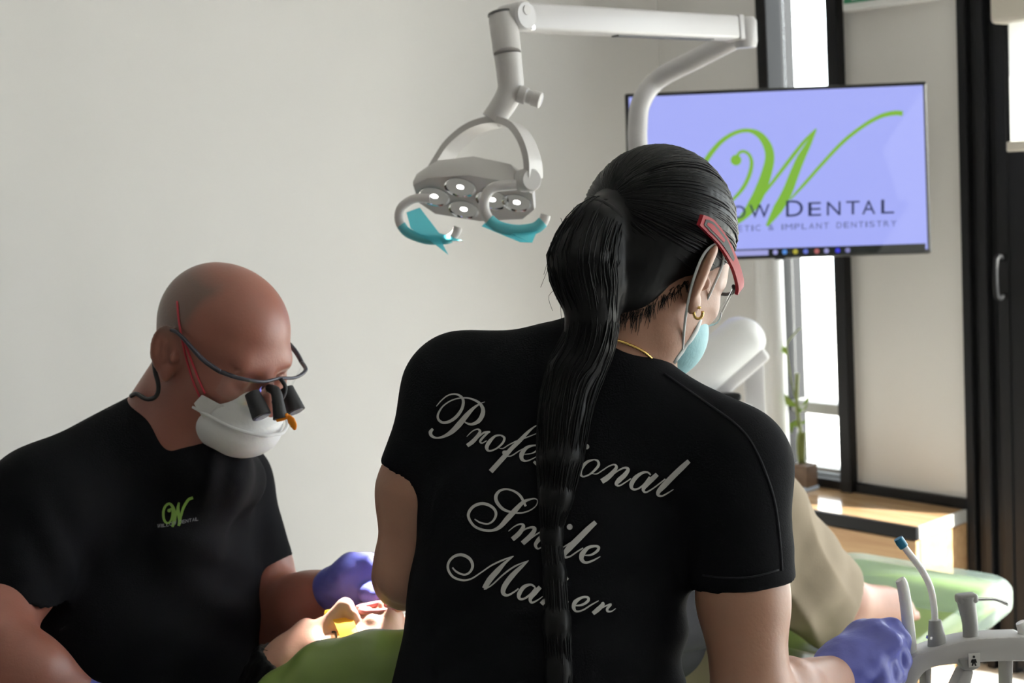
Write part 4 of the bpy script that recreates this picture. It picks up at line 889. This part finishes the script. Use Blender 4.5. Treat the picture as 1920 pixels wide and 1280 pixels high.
# safety glasses
m_red = mat('red_temple', (0.32, 0.008, 0.02), 0.5, var=0.08, spec=.25); m_rubber = mat('black_rubber', (0.015, 0.015, 0.017), 0.6, var=0.1)
gl = None
def strip(name, prof, hh, th, mt, par):          # flat temple bar: centreline in head space with half heights
    pts, hs = crom([HW.g(*p) for p in prof], hh, 5); out_ = HW.d(1, .1, 0); vs = []; n = len(pts)
    for p, h_ in zip(pts, hs):
        i = len(vs) // 4; t = (pts[min(i + 1, n - 1)] - pts[max(i - 1, 0)]).normalized(); u_ = out_.cross(t).normalized()
        vs += [p - u_ * h_ - out_ * th, p + u_ * h_ - out_ * th, p + u_ * h_ + out_ * th, p - u_ * h_ + out_ * th]
    fs = [(i * 4 + k, i * 4 + (k + 1) % 4, i * 4 + 4 + (k + 1) % 4, i * 4 + 4 + k) for i in range(n - 1) for k in range(4)] + [(3, 2, 1, 0), tuple(4 * n - 4 + k for k in range(4))]
    mb = MB(); mb.add(vs, fs); return mb.build(name, mt, par, True, 40)
for sx in (1, -1):
    pr = [(sx * .0875, -.072, .002), (sx * .0885, -.052, .005), (sx * .0885, -.018, .005), (sx * .085, .025, .0), (sx * .079, .06, -.007), (sx * .074, .074, -.012)]
    if sx < 0: pr = [(-.083, -.02, .003), (-.084, -.01, .004), (-.0845, .005, .004)] + pr[3:]
    t_ = strip('temple', pr, [.006, .0085, .0075, .006, .0065, .007], .0022, m_red, wo)
    if sx < 0: continue
    q = [(sx * (abs(a) + .0026), b, c) for a, b, c in pr[:4]]
    strip('temple_inlay', [(q[0][0], -.066, .003), q[1], q[2], (q[3][0], .018, .001)], [.003, .0055, .0045, .002], .0006, m_rubber, t_)
    strip('temple_core', [(q[0][0], -.062, .0035), (q[1][0], -.05, .005), (q[2][0], -.02, .005)], [.0014, .003, .0016], .0012, m_red, t_)
mb = MB(); vs = []; n1, n2 = 19, 6
for i in range(n1):
    a = math.radians(-72 + 144 * i / (n1 - 1))
    for j in range(n2):
        v_ = j / (n2 - 1); z_ = -.004 - .052 * v_ * (1 - .25 * abs(a)) - .01 * abs(math.sin(a)); rr = .078 - .006 * v_
        vs.append(HW.g(math.sin(a) * .078, .035 + math.cos(a) * rr, z_))
fs = [(i * n2 + j, i * n2 + j + 1, (i + 1) * n2 + j + 1, (i + 1) * n2 + j) for i in range(n1 - 1) for j in range(n2 - 1)]
mb.add(vs, fs); ln = mobj('safety_lens', mb.v, mb.f, m_lens, wo, True)
m_rim = mat('lens_rim', (0.75, 0.76, 0.78), 0.15, var=.03)
MB().tube([vs[i * n2] for i in range(n1)], .0022, 6).build('brow_rim', m_rubber, ln, True); MB().tube([vs[i * n2 + n2 - 1] for i in range(n1)], .0011, 6).build('lower_rim', m_rim, ln, True)
# jewellery
ec = HW.g(.088, -.004, -.078); MB().tube([ec + (CU * math.sin(a) + CR * math.cos(a) * .8) * .0062 for a in [i * math.pi / 9 for i in range(3, 20)]], .0017, 8).build('earring', m_gold, wo, True)
nl = on(wbb, [(1128, 632), (1150, 636), (1178, 645), (1205, 658), (1222, 672)], .001, 8)
MB().tube(nl, [.0014 + .0006 * (i % 2) for i in range(len(nl))], 6).build('necklace', m_gold, wo, True)
# gloves
S = SDF(); S.chain([P(1556, 1280, 1.715), P(1590, 1248, 1.735)], [.034, .033], .02)
S.ecap(P(1585, 1252, 1.733), P(1640, 1195, 1.755), cv(.6, .5, .4), (.04, .024), (.044, .02), .02)
for chn in ([P(1640, 1178, 1.765), P(1672, 1176, 1.77), P(1690, 1200, 1.765), P(1692, 1228, 1.755)], [P(1645, 1195, 1.75), P(1676, 1205, 1.75), P(1690, 1238, 1.745), P(1686, 1268, 1.735)], [P(1638, 1212, 1.74), P(1664, 1232, 1.735), P(1674, 1264, 1.725), P(1668, 1290, 1.715)], [P(1626, 1230, 1.73), P(1648, 1256, 1.72), P(1654, 1284, 1.71), P(1648, 1304, 1.70)]):
    S.chain(chn, [.0125, .0115, .0105, .009], .007)
S.chain([P(1590, 1225, 1.755), P(1622, 1185, 1.785), P(1655, 1178, 1.80)], [.016, .013, .010], .012)
sobj('glove', S, .0025, m_glove, wo, 1, lambda V: wob(V, 70, 21, .0012))
S = SDF(); S.chain([P(751, 1086, 1.90), wwr_l], [.032, .03], .02); hw_ = P(756, 1072, 1.975)
S.ecap(wwr_l, hw_, cv(.3, -.8, .2), (.034, .02), (.038, .018), .02)
for k_ in range(4): S.chain([hw_ + cv(.01, .022 - .015 * k_, .01), P(764 + 3 * k_, 1062 + 9 * k_, 2.005), P(764 + 3 * k_, 1078 + 7 * k_, 2.015)], [.0105, .0095, .008], .006)
S.chain([P(748, 1074, 1.95), P(744, 1078, 1.98), P(746, 1090, 1.995)], [.012, .011, .009], .008)
sobj('glove', S, .003, m_glove, wo, 1, lambda V: wob(V, 70, 22, .001))
# ------------------------------------------------------------------ the dentist
sk_d = skinmat('dentist_skin', (0.30, 0.115, 0.082), (0.125, 0.095, 0.078), 0.4)
HD_ = Head(P(424, 626, 2.03), axes(cv(.75, -.42, -.51), cv(-.56, -.08, -.82)), 1.05)
db = P(270, 1300, 2.12)
dn = thing('person', (db.x, db.y, 0), 'bald man in a black T-shirt with white mask and loupe glasses, leaning over the patient', 'person')
S = SDF(); HD_.build(S, 1.1)
S.cone(HD_.g(0, -.03, -.06), P(300, 812, 2.1), .06, .066, .03); S.cone(HD_.g(0, .0, -.085), P(345, 830, 2.05), .05, .055, .03); S.cone(P(345, 830, 2.07), P(330, 900, 2.12), .05, .06, .03)
dwd = P(455, 905, 2.3) - P(75, 930, 1.98)
S.ecap(P(275, 900, 2.14), P(270, 1280, 2.12), dwd, (.13, .09), (.13, .09), .04); S.cone(P(95, 940, 1.99), P(420, 905, 2.27), .05, .05, .03)
S.chain([P(85, 945, 1.98), P(35, 1090, 1.92), P(-25, 1195, 1.84)], [.05, .052, .05], .015); S.chain([P(-25, 1195, 1.84), P(50, 1270, 1.8), P(160, 1330, 1.84)], [.05, .049, .034], .03)
S.chain([P(425, 905, 2.28), P(485, 1060, 2.24), P(515, 1158, 2.21)], [.045, .05, .052], .015); S.chain([P(515, 1158, 2.21), P(575, 1140, 2.16), P(648, 1098, 2.11)], [.052, .049, .032], .03)
b_ = sobj('body', S, .003, sk_d, dn, 1); dbb = bvh_of(b_)
L_ = HD_.loc(np.array([v.co + ORG[b_.name] for v in b_.data.vertices])); ns = np.sin(L_[:, 0] * 160) * np.sin(L_[:, 1] * 140) * .003
st_ = np.clip((.012 - L_[:, 1] + .25 * (L_[:, 2] - .02) + ns) / .02, 0, 1) * np.clip((L_[:, 2] + .005 - .35 * (L_[:, 1] + .0)) / .02, 0, 1) * np.clip((L_[:, 2] + .06) / .02, 0, 1) * np.clip((.085 - L_[:, 2]) / .02, 0, 1)
set_attr(b_, st_ * .75)
S = SDF()
S.ecap(P(270, 1330, 2.12), P(272, 1150, 2.12), dwd, (.195, .145), (.192, .142), .03).ecap(P(272, 1150, 2.12), P(280, 960, 2.14), dwd, (.192, .142), (.185, .125), .03)
S.ecap(P(280, 960, 2.14), P(290, 880, 2.13), dwd, (.17, .115), (.13, .085), .03)
S.cone(P(85, 938, 1.98), P(282, 822, 2.1), .074, .07, .03); S.cone(P(430, 905, 2.28), P(320, 830, 2.12), .06, .064, .03); S.cone(P(90, 950, 1.99), P(425, 915, 2.27), .075, .062, .04)
S.cone(P(300, 850, 2.05), P(400, 880, 2.04), .058, .05, .03); S.cone(P(400, 880, 2.04), P(440, 900, 2.14), .05, .05, .03); S.cone(P(380, 910, 2.07), P(330, 1010, 2.04), .05, .065, .04)
S.cone(P(82, 945, 1.98), P(15, 1140, 1.9), .078, .070, .02, clip=[(P(45, 1094, 1.93), cv(-.43, -.9, 0))])
S.cone(P(428, 905, 2.28), P(492, 1100, 2.22), .063, .061, .02, clip=[(P(503, 1054, 2.23), cv(.3, -1, 0))])
def ddisp(V):
    d = wob(V, 8, 13, .003); c = (np.asarray(V) - np.array(CAM)); dep = c @ np.array(CF); py = 640 - c @ np.array(CU) / dep * FPX; px = 960 + c @ np.array(CR) / dep * FPX
    d += np.exp(-(((px - 430) / 70) ** 2 + ((py - 1120) / 100) ** 2)) * .006 * np.sin((py - .35 * px) / 17.0)
    d += np.exp(-(((px - 400) / 60) ** 2 + ((py - 880) / 70) ** 2)) * .004 * np.sin((px + .2 * py) / 11.0)
    d += np.exp(-(((px - 110) / 60) ** 2 + ((py - 1040) / 120) ** 2)) * .005 * np.sin((px * .9 - py * .5) / 14.0)
    return d
dt = sobj('t_shirt', S, .005, m_tee, dn, 1, ddisp); dtb = bvh_of(dt)
# chest emblem
s5 = 16.0; e5 = lambda L: [(280 + a / s5, 920 + b / s5, w_ / s5) for a, b, w_ in L]
EMB = [[(600,580,30),(640,530,40),(680,580,50),(690,700,60),(660,850,60),(600,950,60),(520,960,70),(450,880,75),(420,740,75),(430,580,75),(490,450,75),(580,385,75),(660,420,80),(725,540,100),(750,680,110),(755,820,120),(730,950,110),(690,1080,70)],
 [(770,860,40),(810,700,60),(850,520,70),(895,345,50)],[(890,350,60),(860,500,90),(870,640,100),(900,780,110),(915,900,110),(880,1050,70)],[(920,900,40),(960,720,70),(1010,540,80),(1090,380,85),(1190,250,85),(1310,205,90)]]
m_emb = mat('emblem_green', (0.17, 0.30, 0.045), 0.6, var=0.1); m_embt = mat('emblem_white', (0.28, 0.28, 0.30), 0.6, var=0.1)
pd2 = print_on(dtb, .002)
flat(dt, 'emblem', m_emb, [ribbon(e5(q)) for q in EMB] + [blob(280 + 595 / s5, 920 + 590 / s5, 110 / s5)], pd2)['kind'] = 'stuff'
tx_ = 'WILLOW DENTAL'; pr_t = []; x_ = 295.0
for ch_ in tx_:
    w_ = {'I': 1.6, ' ': 2.6, 'W': 6.6}.get(ch_, 4.9)
    if ch_ != ' ':
        yb = 990 - (x_ - 295) * .19; hh_ = 7.6 if ch_ in 'WD' else 6.4
        pr_t.append(glyph_px(ch_, x_, x_ + w_, yb - hh_, yb, -.19))
    x_ += w_ + 1.25
flat(dt, 'emblem_name', m_embt, pr_t, print_on(dtb, .0026))['kind'] = 'stuff'
# mask
m_n95 = mat('white_mask', (0.72, 0.72, 0.72), 0.7, var=0.03, bump=0.2, bscale=200)
S = SDF()
S.ell(HD_.g(0, .062, -.074), (.062, .060, .040), HD_.M, .01, clip=[(HD_.g(0, .026, -.08), HD_.d(0, -1, 0)), (HD_.g(0, .11, -.095), HD_.d(0, -.1, -1))])
S.ell(HD_.g(0, .056, -.098), (.064, .072, .052), HD_.M, .004, clip=[(HD_.g(0, .020, -.08), HD_.d(0, -1, .1)), (HD_.g(0, .11, -.080), HD_.d(0, -.12, 1))])
S.ell(HD_.g(0, .046, -.088), (.058, .062, .050), HD_.M, .004, 's')
mk = sobj('face_mask', S, .0024, m_n95, dn, 1)
MB().tube([HD_.g(x_, y_, z_) for x_, y_, z_ in ((.066, .04, -.082), (.05, .1, -.084), (.02, .127, -.086), (0, .13, -.086), (-.02, .127, -.086), (-.05, .1, -.084), (-.066, .04, -.082))], .0026, 6, sm=5).build('mask_fold', m_n95, mk, True)
tabv = ribbon([(371, 748, 22), (384, 760, 32), (402, 776, 44), (424, 792, 56)], 5); flat(mk, 'mask_tab', m_n95, [tabv], print_on(dbb, .0055))
m_strap = mat('red_strap', (0.45, 0.03, 0.05), 0.5, var=0.05)
for L in ([(375, 745), (362, 715), (350, 675), (342, 640), (335, 600), (332, 565)], [(384, 738), (370, 705), (356, 668), (346, 640)]):
    MB().tube(on(dbb, L, .0012), .0016, 6).build('mask_strap', m_strap, mk, True)
# spectacles with loupes
m_frame = mat('gunmetal_frame', (0.06, 0.06, 0.075), 0.3, metal=.6, var=.05)
hr_, hl_ = HD_.g(.074, .078, -.012), HD_.g(-.074, .078, -.012)
brow = [hr_, HD_.g(.06, .1, -.012), HD_.g(.03, .112, -.014), HD_.g(0, .112, -.012), HD_.g(-.03, .112, -.014), HD_.g(-.06, .1, -.012), hl_]
sp = MB().tube(brow, [.0032, .003, .0024, .0022, .0024, .003, .0032], 8, sm=5).build('spectacle_frame', m_frame, dn, True)
for sx, hh_ in ((1, hr_), (-1, hl_)):
    MB().tube([hh_, HD_.g(sx * .083, .05, -.006), HD_.g(sx * .084, .0, .006), HD_.g(sx * .083, -.022, .002)], [.0034, .0036, .0028, .0022], 8, sm=5).build('temple', m_frame, sp, True)
    vs = []; n1, n2 = 9, 5
    for i in range(n1):
        u_ = i / (n1 - 1); xx = sx * (.006 + .064 * u_); yy = .112 - .03 * u_ ** 2.2
        for j in range(n2):
            v_ = j / (n2 - 1); e_ = math.sqrt(max(0, 1 - ((u_ - .5) / .56) ** 2)); vs.append(HD_.g(xx, yy - .008 * v_, -.014 - .040 * v_ * (.45 + .55 * e_)))
    mobj('lens', vs, [(i * n2 + j, i * n2 + j + 1, (i + 1) * n2 + j + 1, (i + 1) * n2 + j) for i in range(n1 - 1) for j in range(n2 - 1)], m_lens, sp, True)
    la_ = HD_.g(sx * .031, .104, -.038); ldir = HD_.d(0, .80, -.60)
    lp_ = MB().lathe(la_, ldir, [(-.004, .0105), (.008, .0115), (.03, .0135), (.032, .0135), (.0325, .011)], 20).build('loupe', m_rubber, sp, True, 35)
    MB().lathe(la_ + ldir * .0326, ldir, [(0, .0108), (.0006, .0105)], 20).build('loupe_glass', mat('loupe_glass', (0.10, 0.10, 0.16), 0.05, var=.02), lp_)
MB().tube([HD_.g(0, .114, -.012), HD_.g(-.004, .122, -.02), HD_.g(0, .126, -.034), HD_.g(.012, .122, -.042)], .003, 8, sm=4).build('loupe_bridge', m_rubber, sp, True)
lgt = MB(); q0 = HD_.g(-.006, .118, -.012); qd = (P(512, 728, 1.9) - CAM)
Dl = (q0 - CAM).dot(CF)
lgt.tube([P(503, 727, Dl), P(516, 733, Dl - .01), P(521, 752, Dl - .015), P(526, 785, Dl - .02)], [.0055, .0075, .008, .0105], 10, sm=4); lgo = lgt.build('headlight', m_rubber, sp, True, 50)
m_or = mat('orange_filter', (0.90, 0.30, 0.005), 0.3, var=.08, sss=.2)
MB().tube([P(518, 787, Dl - .02), P(530, 783, Dl - .02), P(540, 779, Dl - .022)], [.003, .0042, .004], 8, sm=4).build('filter_hinge', m_or, lgo, True)
MB().tube([P(540, 779, Dl - .022), P(546, 788, Dl - .024), P(551, 798, Dl - .025), P(553, 806, Dl - .025)], [.003, .0068, .006, .0015], 10, sm=4, flat=.45).build('filter', m_or, lgo, True)
MB().tube([HD_.g(.084, -.018, .004), P(302, 640, 1.99), P(291, 655, 1.99), P(290, 690, 1.99), P(297, 722, 1.99), P(293, 742, 1.99), P(276, 748, 2.0), P(256, 738, 2.02), P(246, 742, 2.06)], .0032, 8, sm=6).build('headlight_cable', m_rubber, sp, True)
# eyebrows and closed lids of the downward gaze
m_brow = mat('eyebrow', (0.10, 0.06, 0.045), .7, var=.2)
for sx in (-1, 1): MB().tube([HD_.g(sx * .012, .0905, -.01), HD_.g(sx * .03, .089, -.004), HD_.g(sx * .05, .077, -.006)], [.003, .0035, .0015], 6, sm=4, flat=.6).build('eyebrow', m_brow, dn, True)
# gloves
S = SDF(); S.cone(P(630, 1106, 2.12), P(662, 1092, 2.10), .037, .035, .02); S.ecap(P(662, 1092, 2.10), P(700, 1090, 2.08), cv(.2, 1, -.2), (.042, .022), (.042, .02), .02)
for k_ in range(4): S.chain([P(700, 1068 + 15 * k_, 2.08 - .006 * k_), P(728, 1076 + 11 * k_, 2.055 - .006 * k_), P(744, 1094 + 7 * k_, 2.02)], [.0125, .011, .009], .007)
S.chain([P(675, 1106, 2.075), P(694, 1114, 2.05), P(714, 1118, 2.02)], [.015, .012, .010], .01)
sobj('glove', S, .0026, m_glove, dn, 1, lambda V: wob(V, 60, 31, .0012))
S = SDF(); S.cone(P(140, 1318, 1.83), P(190, 1345, 1.85), .036, .033, .02); S.ecap(P(190, 1345, 1.85), P(260, 1362, 1.87), cv(.2, 1, -.2), (.04, .022), (.042, .02), .02)
for k_ in range(4): S.chain([P(262, 1340 + 15 * k_, 1.87), P(310, 1345 + 13 * k_, 1.88), P(340, 1360 + 11 * k_, 1.89)], [.0125, .011, .009], .007)
S.chain([P(225, 1330, 1.86), P(270, 1318, 1.87), P(300, 1325, 1.88)], [.015, .012, .010], .01)
sobj('glove', S, .004, m_glove, dn, 1)
# seated legs, shoes, stool
dc = Vector((db.x, db.y, 0)); dfw = Vector((dwd.y, -dwd.x, 0)).normalized(); dsd = Vector((dwd.x, dwd.y, 0)).normalized()
S = SDF(); S.ecap(dc + UP * (db.z + .04), dc + UP * .60, dsd, (.175, .13), (.185, .15), .03)
for q in (-1, 1):
    hp2 = dc + dsd * .1 * q + UP * .58; kn = hp2 + dfw * .30 + dsd * .10 * q - UP * .05; S.chain([hp2, kn, Vector((kn.x, kn.y, .1)) + dfw * .02], [.095, .07, .05], .03)
sobj('trousers', S, .008, m_pants, dn, 1)
for q in (-1, 1):
    kn = dc + dsd * .2 * q + dfw * .32; S = SDF(); S.ecap(kn - dfw * .05 + UP * .04, kn + dfw * .15 + UP * .036, dsd, (.04, .038), (.046, .028), .02); sobj('shoe', S, .007, m_shoe, dn, 1)
stl = thing('dentist_stool', dc - dfw * .04, 'black padded swivel stool under the seated man', 'stool'); sc0 = dc - dfw * .04
MB().lathe(sc0 + UP * .40, UP, [(0, .15), (.01, .19), (.05, .2), (.075, .185), (.085, .14)], 32).build('seat', m_black, stl, True, 40)
MB().lathe(sc0, UP, [(.07, .05), (.1, .03), (.4, .025)], 16).build('gas_lift', m_chrome, stl, True, 40)
for k_ in range(5):
    a = k_ * 2 * math.pi / 5; v_ = Vector((math.cos(a), math.sin(a), 0)); MB().tube([sc0 + UP * .085, sc0 + v_ * .24 + UP * .06], [.022, .014], 8).build('foot', m_chrome, stl, True, 40)
    MB().lathe(sc0 + v_ * .24 + UP * .03 - v_.cross(UP) * .012, v_.cross(UP), [(0, .03), (.024, .03)], 14).build('castor', m_black, stl, True, 40)
# ------------------------------------------------------------------ the patient lying on the chair
sk_p = skinmat('patient_skin', (0.55, 0.30, 0.22), (0.10, 0.06, 0.05))
HP = Head(P(595, 1292, 1.985), axesFU(cv(-.15, .95, -.26), cv(-.93, -.2, -.3)), 1.0)
pc = CH(1.1, 0, 0)
pa = thing('person', CH(1.0, 0, CZ + .01), 'patient lying back with open mouth, beige trousers and bare feet', 'person')
S = SDF(); HP.build(S, 1.0, .016); nb_ = CH(Llen - .27, 0, CZ + .245)
S.cone(HP.g(0, -.03, -.07), nb_, .05, .055, .03); S.cone(HP.g(0, .02, -.09), nb_ + UP * .01, .04, .05, .03)
hp_c = CH(.92, -.0, CZ + .12); S.ecap(nb_ + AX * .06, hp_c, PX, (.13, .08), (.13, .085), .04)
kA, kB = P(1392, 945, 2.5), P(1345, 970, 2.68); aA, aB = P(1582, 1130, 2.73), P(1470, 1105, 2.96)
for kn, an, w_ in ((kA, aA, .08), (kB, aB, -.08)):
    S.chain([hp_c + PX * w_, kn, an], [.07, .05, .036], .03)
for an, to, tz in ((aA, P(1712, 1158, 2.86), 0), (aB, P(1608, 1122, 3.07), 0)):
    hl = Vector((an.x, an.y, CZ + .045)) - (to - an).normalized() * .02; to = Vector((to.x, to.y, CZ + .03)); fd = (to - hl).normalized(); fs_ = Vector((fd.y, -fd.x, 0))
    S.chain([an, hl], [.042, .042], .03); S.ecap(hl, hl + (to - hl) * .72 + UP * .012, fs_, (.038, .045), (.048, .032), .025); S.cone(an + fd * .015, hl + (to - hl) * .6 + UP * .024, .04, .032, .03)
    for i, (o_, l_) in enumerate(((-.03, .94), (-.013, 1.0), (.003, .98), (.018, .93), (.031, .86))): S.cone(hl + (to - hl) * .7 + fs_ * o_, hl + (to - hl) * l_ + fs_ * o_ * 1.05 - UP * .003, .013 if i == 0 else .010, .0105 if i == 0 else .008, .008)
for q in (-1, 1):
    sh = nb_ + AX * .09 + PX * .17 * q; S.chain([sh, sh + AX * .27 + PX * .05 * q - UP * .03, sh + AX * .42 - PX * .1 * q + UP * .07], [.05, .042, .03], .03)
for q in (-1, 1):
    sh = nb_ + AX * .09 + PX * .17 * q; wr = sh + AX * .42 - PX * .1 * q + UP * .07; hv = (AX * .75 - PX * .62 * q - UP * .12).normalized(); hs = hv.cross(UP).normalized()
    S.cone(wr, wr + hv * .03, .03, .028, .02); S.ecap(wr + hv * .03, wr + hv * .10, hs, (.034, .017), (.04, .014), .02)
    for i, ln_ in enumerate((.07, .078, .073, .058)):
        f0 = wr + hv * .105 + hs * (-.03 + .02 * i); S.chain([f0, f0 + hv * ln_ * .55 + UP * .004, f0 + hv * ln_ - UP * .014], [.0092, .0085, .007], .006)
    tb0 = wr + hv * .05 + hs * .032 * q; S.chain([tb0, tb0 + hv * .03 + hs * .022 * q, tb0 + hv * .06 + hs * .026 * q - UP * .006], [.012, .0105, .008], .008)
pb_ = sobj('body', S, .0032, sk_p, pa, 1)
set_attr(pb_, np.zeros(len(pb_.data.vertices)))
m_khaki = mat('beige_cotton', (0.30, 0.245, 0.18), 0.9, var=0.06, vscale=12, bump=0.2, bscale=400, spec=.15)
m_ptop = mat('charcoal_top', (0.045, 0.045, 0.05), 0.9, var=0.1, spec=.15)
S = SDF(); S.ecap(nb_ + AX * .08 - UP * .02, hp_c + UP * .0, PX, (.165, .10), (.17, .11), .04)
for q in (-1, 1):
    sh = nb_ + AX * .09 + PX * .16 * q; S.chain([sh, sh + AX * .27 + PX * .05 * q - UP * .03, sh + AX * .40 - PX * .08 * q + UP * .06], [.064, .055, .046], .03)
sobj('top', S, .008, m_ptop, pa, 1)
S = SDF(); S.ecap(hp_c - AX * .06, hp_c + AX * .06, PX, (.175, .115), (.17, .11), .04)
for kn, an, w_ in ((kA, aA, .08), (kB, aB, -.08)):
    hd_ = (an - kn).normalized(); mid = (kn + an) / 2
    S.chain([hp_c + PX * w_ + AX * .03, kn], [.1, .088], .03)
    ax_s = hd_.cross(PX); S.ecap(kn, mid - UP * .03, PX, (.085, .085), (.075, .098), .03, clip=[(an - hd_ * .03, hd_)]); S.ecap(mid - UP * .03, an - UP * .012, PX, (.075, .098), (.062, .085), .03, clip=[(an - hd_ * .035, hd_)])
def pdisp(V):
    c = (np.asarray(V) - np.array(CAM)); dep = c @ np.array(CF); py = 640 - c @ np.array(CU) / dep * FPX; px = 960 + c @ np.array(CR) / dep * FPX
    return wob(V, 10, 41, .004) + .013 * (1 - np.abs(np.sin((px * .80 - py * .30 + 20 * np.sin(py / 70)) / 27.0))) ** 1.3 * np.clip((1610 - px) / 90, 0, 1)
sobj('trousers', S, .005, m_khaki, pa, 1, pdisp)
S = SDF(); S.ell(HP.g(0, -.016, .008), (.092, .112, .105), HP.M, .01, clip=[(HP.g(0, .052, .03), HP.d(0, .8, -.6))]); S.ell(HP.g(0, -.06, .06), (.07, .05, .06), HP.M, .02)
ph = sobj('hair', S, .004, m_hair, pa, 1, lambda V: wob(V, 70, 51, .003))
mb = MB(); rng = random.Random(11)
for i in range(70):
    x0, y0 = rng.uniform(488, 540), rng.uniform(1228, 1282); mb.tube([P(x0 + 14, y0 + 14, 1.955), P(x0 + rng.uniform(-10, 8), y0 + rng.uniform(-8, 6), 1.95), P(x0 + rng.uniform(-26, 6), y0 + rng.uniform(-14, 16), 1.95)], .0005, 3, sm=3, cap=False)
o = mobj('hair_strands', mb.v, mb.f, m_hair, ph, True); o['kind'] = 'stuff'
m_lip = mat('lip', (0.50, 0.16, 0.15), .35, var=.1)
for zz in (-.084, -.121): MB().tube([HP.g(-.022, .085, (zz - .1025) * .3 - .1025), HP.g(-.01, .0945, zz), HP.g(0, .096, zz), HP.g(.01, .0945, zz), HP.g(.022, .085, (zz - .1025) * .3 - .1025)], [.002, .0055, .006, .0055, .002], 8, sm=4).build('lip', m_lip, pa, True)
for sx in (-1, 1): MB().tube([HP.g(sx * .014, .091, -.009), HP.g(sx * .031, .0885, -.003), HP.g(sx * .05, .076, -.007)], [.0025, .003, .001], 6, sm=4).build('eyebrow', m_brow, pa, True)
for sx in (-1, 1): MB().tube([HP.g(sx * .019, .0855, -.033), HP.g(sx * .031, .0885, -.036), HP.g(sx * .043, .082, -.033)], .0013, 6, sm=4).build('eyelash', m_hair, pa, True)
m_yel = filmmat('amber_lens', (0.75, 0.50, 0.05), .8, .2)
for sx in (-1, 1):
    vs = [HP.g(sx * (.012 + .055 * u_), .1 - .028 * u_ ** 2 - .004 * v_, -.038 - .026 * v_) for u_ in (0, .25, .5, .75, 1) for v_ in (0, .5, 1)]
    mobj('amber_lens', vs, [(i * 3 + j, i * 3 + j + 1, i * 3 + j + 4, i * 3 + j + 3) for i in range(4) for j in range(2)], m_yel, pa, True)
